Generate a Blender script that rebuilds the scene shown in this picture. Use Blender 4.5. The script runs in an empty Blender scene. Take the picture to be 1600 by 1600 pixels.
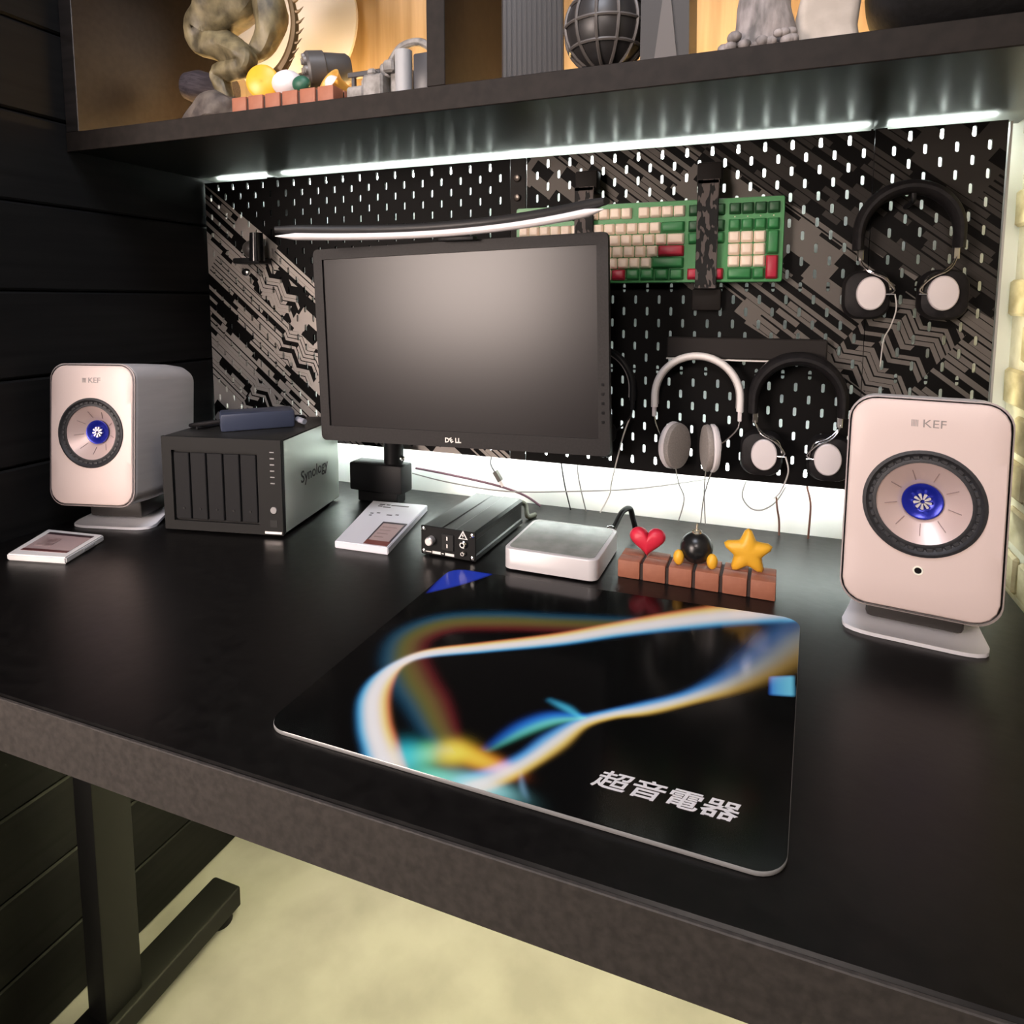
import bpy, bmesh, math, random
import numpy as np
from mathutils import Vector, Matrix

S = bpy.context.scene
COL = S.collection
random.seed(7)
R = math.radians
ZF = 1.548                      # height of the top row of pegboard slots above the floor
ZD = 0.910                      # desk top


def Z(mm):                      # height given in mm below / above the top slot row
    return ZF + mm / 1000.0


# ------------------------------------------------------------------ camera, world, lights, exposure
cam = bpy.data.cameras.new('camera')
cam.sensor_width = 36.0
cam.lens = 1036.2437 / 1600 * 36.0
cam.shift_y = (575.53 - 800.0) / 1600.0
cam.clip_start = 0.01
camo = bpy.data.objects.new('camera', cam)
COL.objects.link(camo)
CR = ((0.934458, 0.356070, 0.001363), (0.037526, -0.094674, -0.994801), (-0.354090, 0.929651, -0.101831))
m = Matrix.Identity(4)
for i in range(3):
    m[i][0] = CR[0][i]
    m[i][1] = -CR[1][i]
    m[i][2] = -CR[2][i]
m[0][3], m[1][3], m[2][3] = 1.16146, -1.14887, Z(-241.94)
camo.matrix_world = m
S.camera = camo

w = bpy.data.worlds.new('world')
S.world = w
w.use_nodes = True
w.node_tree.nodes['Background'].inputs[0].default_value = (0.9, 0.95, 1.0, 1)
w.node_tree.nodes['Background'].inputs[1].default_value = 0.02


def area(name, loc, target, sx, sy, power, col):
    l = bpy.data.lights.new(name, 'AREA')
    l.shape = 'RECTANGLE'
    l.size, l.size_y = sx, sy
    l.energy = power
    l.color = col
    o = bpy.data.objects.new(name, l)
    COL.objects.link(o)
    o.location = loc
    d = Vector(target) - Vector(loc)
    o.rotation_euler = d.to_track_quat('-Z', 'Y').to_euler()
    return o


area('room_lamp', (-0.45, -2.75, 1.50), (0.42, -0.2, 1.30), 0.9, 0.9, 13.5, (1.0, 0.83, 0.74)).data.spread = R(60)
area('overhead_light', (1.20, -2.6, 2.40), (0.90, -0.1, 1.38), 0.4, 0.4, 5.5, (1.0, 0.86, 0.79)).data.spread = R(80)  # added fill light, lifts the keyboard out of the monitor's shadow
area('overhead_light', (0.85, -0.95, 2.5), (0.80, -0.45, 0.9), 0.5, 0.5, 13.5, (0.86, 0.89, 1.0))

S.view_settings.view_transform = 'Standard'
S.view_settings.look = 'None'
S.view_settings.gamma = 1.0
S.view_settings.use_curve_mapping = False
S.view_settings.exposure = -0.12


# ------------------------------------------------------------------ materials
MATS = {}


def mat(name, col, rough=0.5, metal=0.0, spec=0.5, emit=None, es=0.0, coat=0.0):
    if name in MATS:
        return MATS[name]
    M = bpy.data.materials.new(name)
    M.use_nodes = True
    b = M.node_tree.nodes['Principled BSDF']
    b.inputs['Base Color'].default_value = (*col, 1)
    b.inputs['Roughness'].default_value = rough
    b.inputs['Metallic'].default_value = metal
    b.inputs['Specular IOR Level'].default_value = spec
    b.inputs['Coat Weight'].default_value = coat
    if emit:
        b.inputs['Emission Color'].default_value = (*emit, 1)
        b.inputs['Emission Strength'].default_value = es
    MATS[name] = M
    return M


def noisy(name, c0, c1, scale=(20, 20, 20), rough=0.5, bump=0.0, detail=5, metal=0.0, spec=0.5, lo=0.35, hi=0.65, r2=None):
    M = mat(name, c0, rough, metal, spec)
    nt = M.node_tree
    b = nt.nodes['Principled BSDF']
    tc = nt.nodes.new('ShaderNodeTexCoord')
    mp = nt.nodes.new('ShaderNodeMapping')
    mp.inputs['Scale'].default_value = scale
    n = nt.nodes.new('ShaderNodeTexNoise')
    n.inputs['Scale'].default_value = 1.0
    n.inputs['Detail'].default_value = detail
    r = nt.nodes.new('ShaderNodeValToRGB')
    r.color_ramp.elements[0].position = lo
    r.color_ramp.elements[1].position = hi
    r.color_ramp.elements[0].color = (*c0, 1)
    r.color_ramp.elements[1].color = (*c1, 1)
    L = nt.links.new
    L(tc.outputs['Object'], mp.inputs[0])
    L(mp.outputs[0], n.inputs['Vector'])
    L(n.outputs['Fac'], r.inputs[0])
    L(r.outputs[0], b.inputs['Base Color'])
    if r2 is not None:
        mr = nt.nodes.new('ShaderNodeMapRange')
        mr.inputs['To Min'].default_value = rough
        mr.inputs['To Max'].default_value = r2
        L(n.outputs['Fac'], mr.inputs[0])
        L(mr.outputs[0], b.inputs['Roughness'])
    if bump:
        bp = nt.nodes.new('ShaderNodeBump')
        bp.inputs['Strength'].default_value = bump
        bp.inputs['Distance'].default_value = 0.002
        L(n.outputs['Fac'], bp.inputs['Height'])
        L(bp.outputs[0], b.inputs['Normal'])
    return M


def vcol(name, rough, coat=0.0, spec=0.5):
    M = mat(name, (0, 0, 0), rough, 0, spec, coat=coat)
    a = M.node_tree.nodes.new('ShaderNodeVertexColor')
    a.layer_name = 'print'
    M.node_tree.links.new(a.outputs[0], M.node_tree.nodes['Principled BSDF'].inputs['Base Color'])
    return M


BLACK = mat('black_plastic', (0.010, 0.010, 0.011), 0.5, 0.0, 0.22)
BLACKG = mat('black_gloss', (0.008, 0.008, 0.009), 0.18)
RUBBER = mat('black_rubber', (0.012, 0.011, 0.012), 0.75, 0.0, 0.2)
CHROME = mat('chrome', (0.85, 0.84, 0.83), 0.14, 1.0)
SILVER = mat('brushed_silver', (0.78, 0.74, 0.73), 0.38, 0.75)
WHITE = mat('white_plastic', (0.80, 0.79, 0.79), 0.35)


# ------------------------------------------------------------------ mesh helpers
def link(o, parent=None):
    COL.objects.link(o)
    if parent is not None:
        o.parent = parent
    return o


def empty(name, label, cat, loc=(0, 0, 0), rz=0.0, group=None):
    o = bpy.data.objects.new(name, None)
    o.empty_display_size = 0.02
    COL.objects.link(o)
    o.location = loc
    o.rotation_euler = (0, 0, rz)
    tag(o, label, cat, group)
    return o


def tag(o, label=None, cat=None, group=None, kind=None):
    if label:
        o['label'] = label
    if cat:
        o['category'] = cat
    if group:
        o['group'] = group
    if kind:
        o['kind'] = kind
    return o


def fin(name, bm, material, parent=None, smooth=35, loc=None, rot=None):
    me = bpy.data.meshes.new(name)
    bmesh.ops.recalc_face_normals(bm, faces=bm.faces[:])
    bm.to_mesh(me)
    bm.free()
    if smooth:
        for p in me.polygons:
            p.use_smooth = True
        me.set_sharp_from_angle(angle=R(smooth))
    if material is not None:
        me.materials.append(material)
    o = bpy.data.objects.new(name, me)
    link(o, parent)
    if loc is not None:
        o.location = loc
    if rot is not None:
        o.rotation_euler = rot
    return o


def box(bm, a, b, bev=0.0, seg=2):
    """axis aligned box from corner a to corner b"""
    xs, ys, zs = (a[0], b[0]), (a[1], b[1]), (a[2], b[2])
    v = [bm.verts.new((xs[i], ys[j], zs[k])) for i in (0, 1) for j in (0, 1) for k in (0, 1)]
    f = [bm.faces.new([v[i] for i in q]) for q in ((0, 1, 3, 2), (4, 6, 7, 5), (0, 4, 5, 1), (2, 3, 7, 6), (0, 2, 6, 4), (1, 5, 7, 3))]
    if bev:
        es = set(e for q in f for e in q.edges)
        bmesh.ops.bevel(bm, geom=list(es), offset=bev, segments=seg, affect='EDGES', profile=0.5)
    return v


def nbox(name, a, b, material, parent=None, bev=0.0, seg=2, loc=None, rot=None):
    bm = bmesh.new()
    box(bm, a, b, bev, seg)
    return fin(name, bm, material, parent, loc=loc, rot=rot)


def rrect(wd, ht, r, n=6, cx=0.0, cy=0.0):
    pts = []
    for sx, sy, a0 in ((1, 1, 0), (-1, 1, 90), (-1, -1, 180), (1, -1, 270)):
        for i in range(n + 1):
            a = R(a0 + 90.0 * i / n)
            pts.append((cx + sx * (wd / 2 - r) + r * math.cos(a), cy + sy * (ht / 2 - r) + r * math.sin(a)))
    return pts


def loft(bm, rings, cap0=True, cap1=True, closed=True):
    """rings: lists of 3D points of equal length"""
    vs = [[bm.verts.new(p) for p in r] for r in rings]
    n = len(vs[0])
    for a, b in zip(vs[:-1], vs[1:]):
        for i in range(n if closed else n - 1):
            j = (i + 1) % n
            bm.faces.new((a[i], a[j], b[j], b[i]))
    if cap0:
        bm.faces.new(vs[0][::-1])
    if cap1:
        bm.faces.new(vs[-1])
    return vs


def prism(bm, poly, z0, z1, axis='z', bev=0.0):
    """extrude a 2D polygon; axis z: (x,y)->z, axis y: (x,z)->y, axis x: (y,z)->x; bev = chamfer at the z1 end"""
    def P(p, h):
        return {'z': (p[0], p[1], h), 'y': (p[0], h, p[1]), 'x': (h, p[0], p[1])}[axis]
    rings = [[P(p, z0) for p in poly]]
    if bev:
        cx = sum(p[0] for p in poly) / len(poly)
        cy = sum(p[1] for p in poly) / len(poly)
        ex = max(abs(p[0] - cx) for p in poly)
        ey = max(abs(p[1] - cy) for p in poly)
        sg = 1 if z1 > z0 else -1
        for k in range(4):
            a = R(90 * k / 3)
            s = bev * (1 - math.cos(a))
            q = [(cx + (p[0] - cx) * (1 - s / ex), cy + (p[1] - cy) * (1 - s / ey)) for p in poly]
            rings.append([P(p, z1 - sg * bev * (1 - math.sin(a))) for p in q])
    else:
        rings.append([P(p, z1) for p in poly])
    loft(bm, rings)


def frame_of(d):
    d = d.normalized()
    u = d.orthogonal().normalized()
    return u, d.cross(u).normalized()


def tube(bm, pts, r, n=10, caps=True, flat=None):
    """tube along 3D points with parallel transport; r number or list; flat=(sx,sy) squashes the section"""
    P = [Vector(p) for p in pts]
    rs = r if isinstance(r, (list, tuple)) else [r] * len(P)
    u = None
    rings = []
    for i, p in enumerate(P):
        d = (P[min(i + 1, len(P) - 1)] - P[max(i - 1, 0)]).normalized()
        if u is None:
            u, v = frame_of(d)
            if flat:
                v = Vector((0, 1, 0)) if abs(d.y) < 0.9 else Vector((0, 0, 1))
                u = v.cross(d).normalized()
        else:
            u = (u - d * u.dot(d)).normalized()
            v = d.cross(u).normalized()
        if flat:
            v = d.cross(u).normalized()
        fx, fy = flat or (1, 1)
        rings.append([p + u * (rs[i] * fx * math.cos(2 * math.pi * k / n)) + v * (rs[i] * fy * math.sin(2 * math.pi * k / n)) for k in range(n)])
    loft(bm, rings, caps, caps)


def spline(pts, sub=8):
    P = [Vector(p) for p in pts]
    out = []
    for i in range(len(P) - 1):
        p0, p1, p2, p3 = P[max(i - 1, 0)], P[i], P[i + 1], P[min(i + 2, len(P) - 1)]
        for k in range(sub):
            t = k / sub
            out.append(0.5 * ((2 * p1) + (p2 - p0) * t + (2 * p0 - 5 * p1 + 4 * p2 - p3) * t * t + (3 * p1 - p0 - 3 * p2 + p3) * t ** 3))
    out.append(P[-1])
    return out


def cyl(bm, p0, p1, r0, r1=None, n=16, caps=True):
    tube(bm, [p0, p1], [r0, r0 if r1 is None else r1], n, caps)


def lathe(bm, prof, n=40, axis='y', c=(0, 0, 0), capend=False):
    """profile list of (radius, height) turned about an axis through c"""
    rings = []
    for r, h in prof:
        ring = []
        for k in range(n):
            a = 2 * math.pi * k / n
            x, y = r * math.cos(a), r * math.sin(a)
            q = {'y': (x, h, y), 'z': (x, y, h), 'x': (h, x, y)}[axis]
            ring.append((c[0] + q[0], c[1] + q[1], c[2] + q[2]))
        rings.append(ring)
    loft(bm, rings, capend, capend)


def ball(bm, c, r, sub=3, s=(1, 1, 1)):
    res = bmesh.ops.create_icosphere(bm, subdivisions=sub, radius=r)
    for v in res['verts']:
        v.co = Vector((v.co.x * s[0] + c[0], v.co.y * s[1] + c[1], v.co.z * s[2] + c[2]))
    return res['verts']


def textmesh(name, body, size, material, parent, loc, rot, shear=0.0, sx=1.0, ext=0.0002, bold=0.0):
    cu = bpy.data.curves.new(name, 'FONT')
    cu.body = body
    cu.size = size
    cu.shear = shear
    cu.extrude = ext
    cu.offset = bold
    cu.align_x = 'CENTER'
    cu.align_y = 'CENTER'
    cu.resolution_u = 3
    t = bpy.data.objects.new(name, cu)
    COL.objects.link(t)
    dg = bpy.context.evaluated_depsgraph_get()
    me = bpy.data.meshes.new_from_object(t.evaluated_get(dg))
    bpy.data.objects.remove(t)
    bpy.data.curves.remove(cu)
    me.name = name
    me.materials.clear()
    me.materials.append(material)
    o = bpy.data.objects.new(name, me)
    link(o, parent)
    o.location = loc
    o.rotation_euler = rot
    o.scale = (sx, 1, 1)
    return o


def copy_tree(o, parent=None):
    c = o.copy()
    COL.objects.link(c)
    c.parent = parent
    for ch in list(o.children):
        copy_tree(ch, c)
    return c


# ------------------------------------------------------------------ the setting
CONC = noisy('concrete_floor', (0.42, 0.40, 0.37), (0.56, 0.54, 0.50), (6, 6, 6), 0.7, 0.15, 8)
WALLW = noisy('white_wall_paint', (0.78, 0.80, 0.78), (0.84, 0.85, 0.83), (9, 9, 9), 0.8, 0.1)
BEIGE = noisy('room_wall_paint', (0.42, 0.36, 0.32), (0.46, 0.40, 0.35), (3, 3, 3), 0.9)
PLANK = noisy('black_stained_plank', (0.004, 0.004, 0.0045), (0.009, 0.009, 0.009), (60, 3, 60), 0.6, 0.2, spec=0.22)
GAP = mat('plank_backing', (0.01, 0.01, 0.009), 0.8)

o = nbox('floor', (-1.9, -3.4, -0.05), (3.2, 0.165, 0.0), CONC)
tag(o, 'pale worn concrete floor under the desk', 'floor', kind='structure')
o = nbox('wall_back', (-1.9, 0.065, 0.0), (3.2, 0.165, 2.6), WALLW)
tag(o, 'white painted wall behind the black pegboards', 'wall', kind='structure')
o = nbox('wall_front', (-1.9, -3.5, 0.0), (3.2, -3.4, 2.6), BEIGE)
tag(o, 'beige room wall behind the viewer', 'wall', kind='structure')
o = nbox('ceiling', (-1.9, -3.4, 2.6), (3.2, 0.165, 2.65), BEIGE)
tag(o, 'plain beige room ceiling', 'ceiling', kind='structure')
wl = nbox('wall_left', (-0.1, -0.785, 0.0), (-0.022, 0.065, 2.6), GAP)
tag(wl, 'left wall clad in black horizontal boards', 'wall', kind='structure')
# horizontal boards of the left wall
pbm = bmesh.new()
box(pbm, (-0.02, -0.78, 0.0015), (0.0, 0.063, 0.1455), 0.0035, 1)
p0 = fin('plank', pbm, PLANK, wl, smooth=20)
seams = Z(-80)
k0 = math.floor(seams / 0.147)
zb = seams - k0 * 0.147
p0.location.z = zb
for k in range(1, 17):
    c = p0.copy()
    COL.objects.link(c)
    c.location.z = zb + 0.147 * k
    if zb + 0.147 * (k + 1) > 2.6:
        bpy.data.objects.remove(c)
nbox('plank', (-0.02, -0.78, 0.001), (0.0, 0.063, zb - 0.002), PLANK, wl, 0.003, 1)

# right wall with raised bricks
MORTAR = noisy('pale_mortar', (0.62, 0.58, 0.44), (0.70, 0.66, 0.52), (60, 60, 60), 0.9, 0.4)
BRICK = noisy('sandy_brick', (0.40, 0.33, 0.19), (0.60, 0.52, 0.33), (25, 25, 40), 0.85, 0.5)
wr = nbox('wall_right', (1.512, -0.95, 0.0), (1.60, 0.065, 2.6), MORTAR)
tag(wr, 'right wall of pale sandy bricks with thick mortar', 'wall', kind='structure')
bbm = bmesh.new()
box(bbm, (-0.006, -0.053, -0.0270), (0.004, 0.053, 0.0270), 0.004, 1)
b0 = fin('brick', bbm, BRICK, wr)
first = True
for row in range(17):
    for j in range(8):
        y = 0.010 - j * 0.118 - (0.059 if row % 2 else 0.0)
        z = ZD + 0.005 + row * 0.066
        if z > ZF + 0.5:
            continue
        o = b0 if first else b0.copy()
        if not first:
            COL.objects.link(o)
        first = False
        o.location = (1.512 + random.uniform(-0.002, 0.001), y + random.uniform(-0.002, 0.002), z)
        o.rotation_euler = (0, R(random.uniform(-1, 1)), R(random.uniform(-1, 1)))

# ------------------------------------------------------------------ LED strips (they give the light)
LED_W = mat('led_white', (1, 1, 1), 0.5, emit=(0.90, 1.0, 0.93), es=50)
LED_Y = mat('led_yellow', (1, 1, 1), 0.5, emit=(1.0, 0.94, 0.50), es=175)
LED_R = mat('led_side', (1, 1, 1), 0.5, emit=(1.0, 0.93, 0.62), es=9)
LED_S = mat('led_warm', (1, 1, 1), 0.5, emit=(1.0, 0.62, 0.24), es=95)
LED_B = mat('led_back', (1, 1, 1), 0.5, emit=(0.90, 1.0, 0.95), es=40)


def strip(name, a, b, m, label, parts=0):
    o = nbox(name, a, b, m)
    tag(o, label, 'light strip')
    return o


strip('led_strip', (0.01, 0.030, Z(-2)), (1.465, 0.036, Z(6)), LED_W, 'white light strip behind the top row of pegboard slots')
strip('led_strip', (0.01, 0.022, Z(-533)), (1.465, 0.030, Z(-525)), LED_B, 'bright white light strip behind the bottom edge of the pegboards')
strip('led_strip', (0.10, 0.030, ZD - 0.075), (1.46, 0.040, ZD - 0.065), LED_Y, 'yellow light strip under the back edge of the desk')
vs_ = nbox('led_strip', (1.4735, 0.000, Z(-535)), (1.4765, 0.014, Z(10)), mat('strip_housing', (0.42, 0.42, 0.40), 0.4))
tag(vs_, 'thin upright grey light strip along the right pegboard edge', 'light strip')
nbox('emitter', (1.4766, 0.004, Z(-533)), (1.4772, 0.0125, Z(8)), LED_R, vs_)

# ------------------------------------------------------------------ desk
DESK = noisy('black_desk_laminate', (0.0035, 0.003, 0.003), (0.006, 0.0053, 0.005), (70, 70, 70), 0.28, 0.08, 6, r2=0.40, spec=0.28)
EDGE = noisy('desk_front_laminate', (0.036, 0.031, 0.028), (0.058, 0.050, 0.045), (130, 130, 130), 0.55, 0.10, 6)
STEEL = mat('black_steel', (0.008, 0.008, 0.0075), 0.55, 0.0, 0.3)
dk = empty('standing_desk', 'long black standing desk with a thick grey front edge', 'desk', (0.74, -0.345, 0))


def dl(x, y, z):
    return (x - 0.74, y + 0.345, z)


nbox('desk_top', dl(0.003, -0.742, ZD - 0.058), dl(1.486, 0.052, ZD), DESK, dk, 0.002, 1)
nbox('front_edge', dl(0.003, -0.746, ZD - 0.0585), dl(1.486, -0.7422, ZD - 0.0012), EDGE, dk, 0.0008, 1)
for sx in (0, 1.26):
    nbox('leg', dl(0.099 + sx, -0.440, 0.055), dl(0.144 + sx, -0.369, ZD - 0.058), STEEL, dk, 0.003, 2)
    bm = bmesh.new()
    prism(bm, rrect(0.073, 0.62, 0.006, 3, 0.1215 + sx - 0.74, -0.45 + 0.345), 0.018, 0.058, 'z', 0.004)
    fin('foot', bm, STEEL, dk)
    for yy in (-0.175, -0.72):
        bm = bmesh.new()
        cyl(bm, dl(0.130 + sx, yy, 0.0), dl(0.130 + sx, yy, 0.018), 0.026, 0.024, 20)
        fin('foot_pad', bm, RUBBER, dk)
nbox('cross_beam', dl(0.145, -0.42, ZD - 0.095), dl(1.358, -0.385, ZD - 0.06), STEEL, dk, 0.002, 1)

# ------------------------------------------------------------------ pegboards
def peg_material():
    M = mat('printed_pegboard', (0.012, 0.011, 0.011), 0.6, 0.0, 0.08)
    nt = M.node_tree
    L = nt.links.new
    N = nt.nodes
    bs = N['Principled BSDF']

    def mth(op, a, b=None, c=None):
        n = N.new('ShaderNodeMath')
        n.operation = op
        for i, v in enumerate((a, b, c)):
            if v is None:
                continue
            if isinstance(v, (int, float)):
                n.inputs[i].default_value = v
            else:
                L(v, n.inputs[i])
        return n.outputs[0]

    def white(x, y, off):
        c = N.new('ShaderNodeCombineXYZ')
        L(x, c.inputs[0])
        L(y, c.inputs[1])
        c.inputs[2].default_value = off
        wn = N.new('ShaderNodeTexWhiteNoise')
        wn.noise_dimensions = '3D'
        L(c.outputs[0], wn.inputs['Vector'])
        return wn.outputs['Value']
    tc = N.new('ShaderNodeTexCoord')
    sp = N.new('ShaderNodeSeparateXYZ')
    L(tc.outputs['Object'], sp.inputs[0])
    X, Zc = sp.outputs[0], sp.outputs[2]
    ca, sa = math.cos(R(38)), math.sin(R(38))
    s = mth('SUBTRACT', mth('MULTIPLY', X, ca), mth('MULTIPLY', Zc, sa))
    t = mth('ADD', mth('MULTIPLY', X, sa), mth('MULTIPLY', Zc, ca))
    # coarse cells decide how busy the print is and kink the lines
    cs, ct = mth('FLOOR', mth('DIVIDE', s, 0.12)), mth('FLOOR', mth('DIVIDE', t, 0.075))
    busy = white(cs, ct, 3.3)
    kink = mth('MULTIPLY', mth('PINGPONG', mth('DIVIDE', s, 0.056), 0.5), 0.032)
    t2 = mth('ADD', t, mth('MULTIPLY', kink, mth('GREATER_THAN', busy, 0.90)))
    row = mth('FLOOR', mth('DIVIDE', t2, 0.0092))
    fr = mth('FRACT', mth('DIVIDE', t2, 0.0092))
    r1 = white(row, row, 1.7)
    seg = mth('FLOOR', mth('ADD', mth('DIVIDE', s, mth('ADD', 0.016, mth('MULTIPLY', r1, 0.13))), mth('MULTIPLY', r1, 31.0)))
    v = white(seg, row, 5.1)
    dash = mth('MULTIPLY', mth('GREATER_THAN', v, 0.34), mth('GREATER_THAN', fr, mth('MULTIPLY', r1, 0.35)))
    row3 = mth('FLOOR', mth('DIVIDE', t2, 0.021))
    seg3 = mth('FLOOR', mth('ADD', mth('DIVIDE', s, 0.038), mth('MULTIPLY', white(row3, row3, 8.8), 7.0)))
    blk = mth('GREATER_THAN', white(seg3, row3, 2.2), 0.30)
    pat = mth('ADD', mth('MULTIPLY', dash, mth('GREATER_THAN', busy, 0.34)), mth('MULTIPLY', blk, mth('LESS_THAN', busy, 0.34)))
    pat = mth('MINIMUM', pat, 1.0)
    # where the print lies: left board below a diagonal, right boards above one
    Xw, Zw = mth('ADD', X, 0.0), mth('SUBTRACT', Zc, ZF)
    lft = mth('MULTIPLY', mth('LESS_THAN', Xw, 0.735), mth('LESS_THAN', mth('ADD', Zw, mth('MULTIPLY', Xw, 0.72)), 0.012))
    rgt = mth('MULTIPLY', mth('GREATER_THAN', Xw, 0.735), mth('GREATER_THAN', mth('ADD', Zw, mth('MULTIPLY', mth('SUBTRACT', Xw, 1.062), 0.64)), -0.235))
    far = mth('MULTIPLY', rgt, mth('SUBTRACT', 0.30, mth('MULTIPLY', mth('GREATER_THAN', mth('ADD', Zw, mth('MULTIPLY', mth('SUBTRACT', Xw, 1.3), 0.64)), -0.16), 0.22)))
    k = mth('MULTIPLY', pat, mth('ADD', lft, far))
    mx = N.new('ShaderNodeMix')
    mx.data_type = 'RGBA'
    L(k, mx.inputs[0])
    mx.inputs[6].default_value = (0.005, 0.0045, 0.0045, 1)
    mx.inputs[7].default_value = (0.42, 0.38, 0.35, 1)
    L(mx.outputs[2], bs.inputs['Base Color'])
    return M


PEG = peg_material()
G2 = 0.7512


def slots(x0, x1, origin):
    for r in range(27):
        st = origin + (0.02 if r % 2 else 0.04)
        k = 0
        while st + 0.04 * k < x1 - 0.012:
            x = st + 0.04 * k
            k += 1
            if x > x0 + 0.012:
                yield r, x


def board(x0, x1, origin, label):
    """a sheet 5 mm thick with real slots; every row is a 20 mm band with the slots cut out"""
    bm = bmesh.new()
    T = 0.005
    rows = {}
    for r, x in slots(x0, x1, origin):
        rows.setdefault(r, []).append(x)
    NS = 5
    hw, hh = 0.0026, 0.0075
    for r in range(27):
        zc = ZF - 0.02 * r
        zt = zc + (0.012 if r == 0 else 0.01)
        zb_ = zc - (0.02 if r == 26 else 0.01)
        xs = rows[r]
        edges = [x0] + [(a + b) / 2 for a, b in zip(xs[:-1], xs[1:])] + [x1]
        for i, x in enumerate(xs):
            xa, xb = edges[i], edges[i + 1]
            hole = []
            for a0, cz in ((0, zc + hh - hw), (180, zc - hh + hw)):
                for k in range(NS):
                    a = R(a0 + 180 * k / (NS - 1))
                    hole.append((x + hw * math.cos(a), cz + hw * math.sin(a)))
            # outer ring with as many points as the hole
            n = len(hole)
            outer = [(xb, zt if False else zc + 0.004), (xb, zt), (x, zt), (xa, zt), (xa, zc + 0.004),
                     (xa, zc - 0.004), (xa, zb_), (x, zb_), (xb, zb_), (xb, zc - 0.004)]
            for y in (0.0, T):
                A = [bm.verts.new((px, y, pz)) for px, pz in outer]
                B = [bm.verts.new((px, y, pz)) for px, pz in hole]
                for q in range(n):
                    j = (q + 1) % n
                    bm.faces.new((A[q], A[j], B[j], B[q]))
                if y == 0.0:
                    H0 = B
                else:
                    for q in range(n):
                        j = (q + 1) % n
                        bm.faces.new((H0[q], H0[j], B[j], B[q]))
    # rim
    loft(bm, [[(x0, 0, ZF - 0.54), (x1, 0, ZF - 0.54), (x1, 0, ZF + 0.012), (x0, 0, ZF + 0.012)],
              [(x0, T, ZF - 0.54), (x1, T, ZF - 0.54), (x1, T, ZF + 0.012), (x0, T, ZF + 0.012)]], False, False)
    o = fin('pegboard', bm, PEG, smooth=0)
    return tag(o, label, 'pegboard')


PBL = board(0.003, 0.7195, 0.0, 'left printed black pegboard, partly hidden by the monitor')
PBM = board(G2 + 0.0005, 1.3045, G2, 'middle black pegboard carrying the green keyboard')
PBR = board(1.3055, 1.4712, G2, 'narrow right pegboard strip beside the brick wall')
bm = bmesh.new()
box(bm, (0.7205, -0.001, ZF - 0.54), (0.7505, 0.004, ZF + 0.012), 0.001, 1)
fs = fin('filler_strip', bm, mat('filler', (0.014, 0.012, 0.011), 0.6, 0.0, 0.15))
tag(fs, 'plain dark filler strip with two round knobs between pegboards', 'filler strip')
for zz in (-23, -57, -480, -514):
    bm = bmesh.new()
    lathe(bm, [(0.0068, -0.001), (0.0068, -0.004), (0.0058, -0.0055), (0.0028, -0.0045), (0.0001, -0.0045)], 20, 'y', (0.7345, 0, Z(zz)))
    fin('knob', bm, mat('knob_bronze', (0.10, 0.085, 0.075), 0.3, 0.6), fs)
# rails behind the boards
for i, (xa, xb, P) in enumerate(((0.166, 0.186, PBL), (1.300, 1.3035, PBM), (1.3065, 1.322, PBR))):
    nbox('mounting_rail', (xa, 0.008, Z(-530)), (xb, 0.045, Z(16)), STEEL, P)
for zz in (-221, -361):
    nbox('cross_rail', (G2 + 0.02, 0.0075, Z(zz) - 0.0016), (1.298, 0.0105, Z(zz) + 0.0016), STEEL, PBM)
    nbox('cross_rail', (1.324, 0.0075, Z(zz) - 0.0016), (1.45, 0.0105, Z(zz) + 0.0016), STEEL, PBR)

# ------------------------------------------------------------------ wall shelf
SHELF = noisy('dark_shelf_laminate', (0.014, 0.012, 0.011), (0.022, 0.018, 0.017), (8, 90, 90), 0.33, 0.05)
SHF = noisy('shelf_front_edge', (0.010, 0.0075, 0.0062), (0.016, 0.012, 0.010), (60, 60, 60), 0.6, 0.05, spec=0.2)
SHU = noisy('shelf_underside', (0.014, 0.016, 0.012), (0.020, 0.022, 0.017), (90, 6, 90), 0.36, 0.05, spec=0.4)
WOOD = noisy('warm_plywood_back', (0.42, 0.30, 0.17), (0.58, 0.44, 0.27), (45, 5, 3), 0.55, 0.05)
sh = empty('wall_shelf', 'dark open wall shelf with warm lit plywood back above the pegboards', 'shelf', (0.75, -0.12, Z(26)))


def sl(x, y, z):
    return (x - 0.75, y + 0.12, Z(z) - Z(26))


YF = -0.306
nbox('bottom_board', sl(0.001, YF + 0.004, 28), sl(1.50, 0.064, 50), SHELF, sh)
nbox('underside_panel', sl(0.001, YF + 0.006, 20), sl(1.50, 0.064, 27.8), SHU, sh)
nbox('front_edge', sl(0.001, YF, 17), sl(1.50, YF + 0.0038, 50), SHF, sh, 0.0008, 1)
nbox('side_panel', sl(0.001, YF + 0.001, 50.2), sl(0.032, 0.064, 420), SHELF, sh, 0.001, 1)
nbox('divider', sl(0.714, YF + 0.001, 50.2), sl(0.742, 0.044, 420), SHF, sh, 0.001, 1)
nbox('side_panel', sl(1.470, YF + 0.001, 50.2), sl(1.50, 0.064, 420), SHELF, sh, 0.001, 1)
nbox('back_panel', sl(0.0325, 0.0445, 50.2), sl(1.4695, 0.064, 420), WOOD, sh)
nbox('top_board', sl(0.001, YF, 420.2), sl(1.50, 0.064, 450), SHELF, sh)
for xa, xb in ((0.05, 0.70), (0.76, 1.45)):
    nbox('light_strip', sl(xa, -0.110, 51), sl(xb, -0.098, 55), LED_S, sh)

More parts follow.
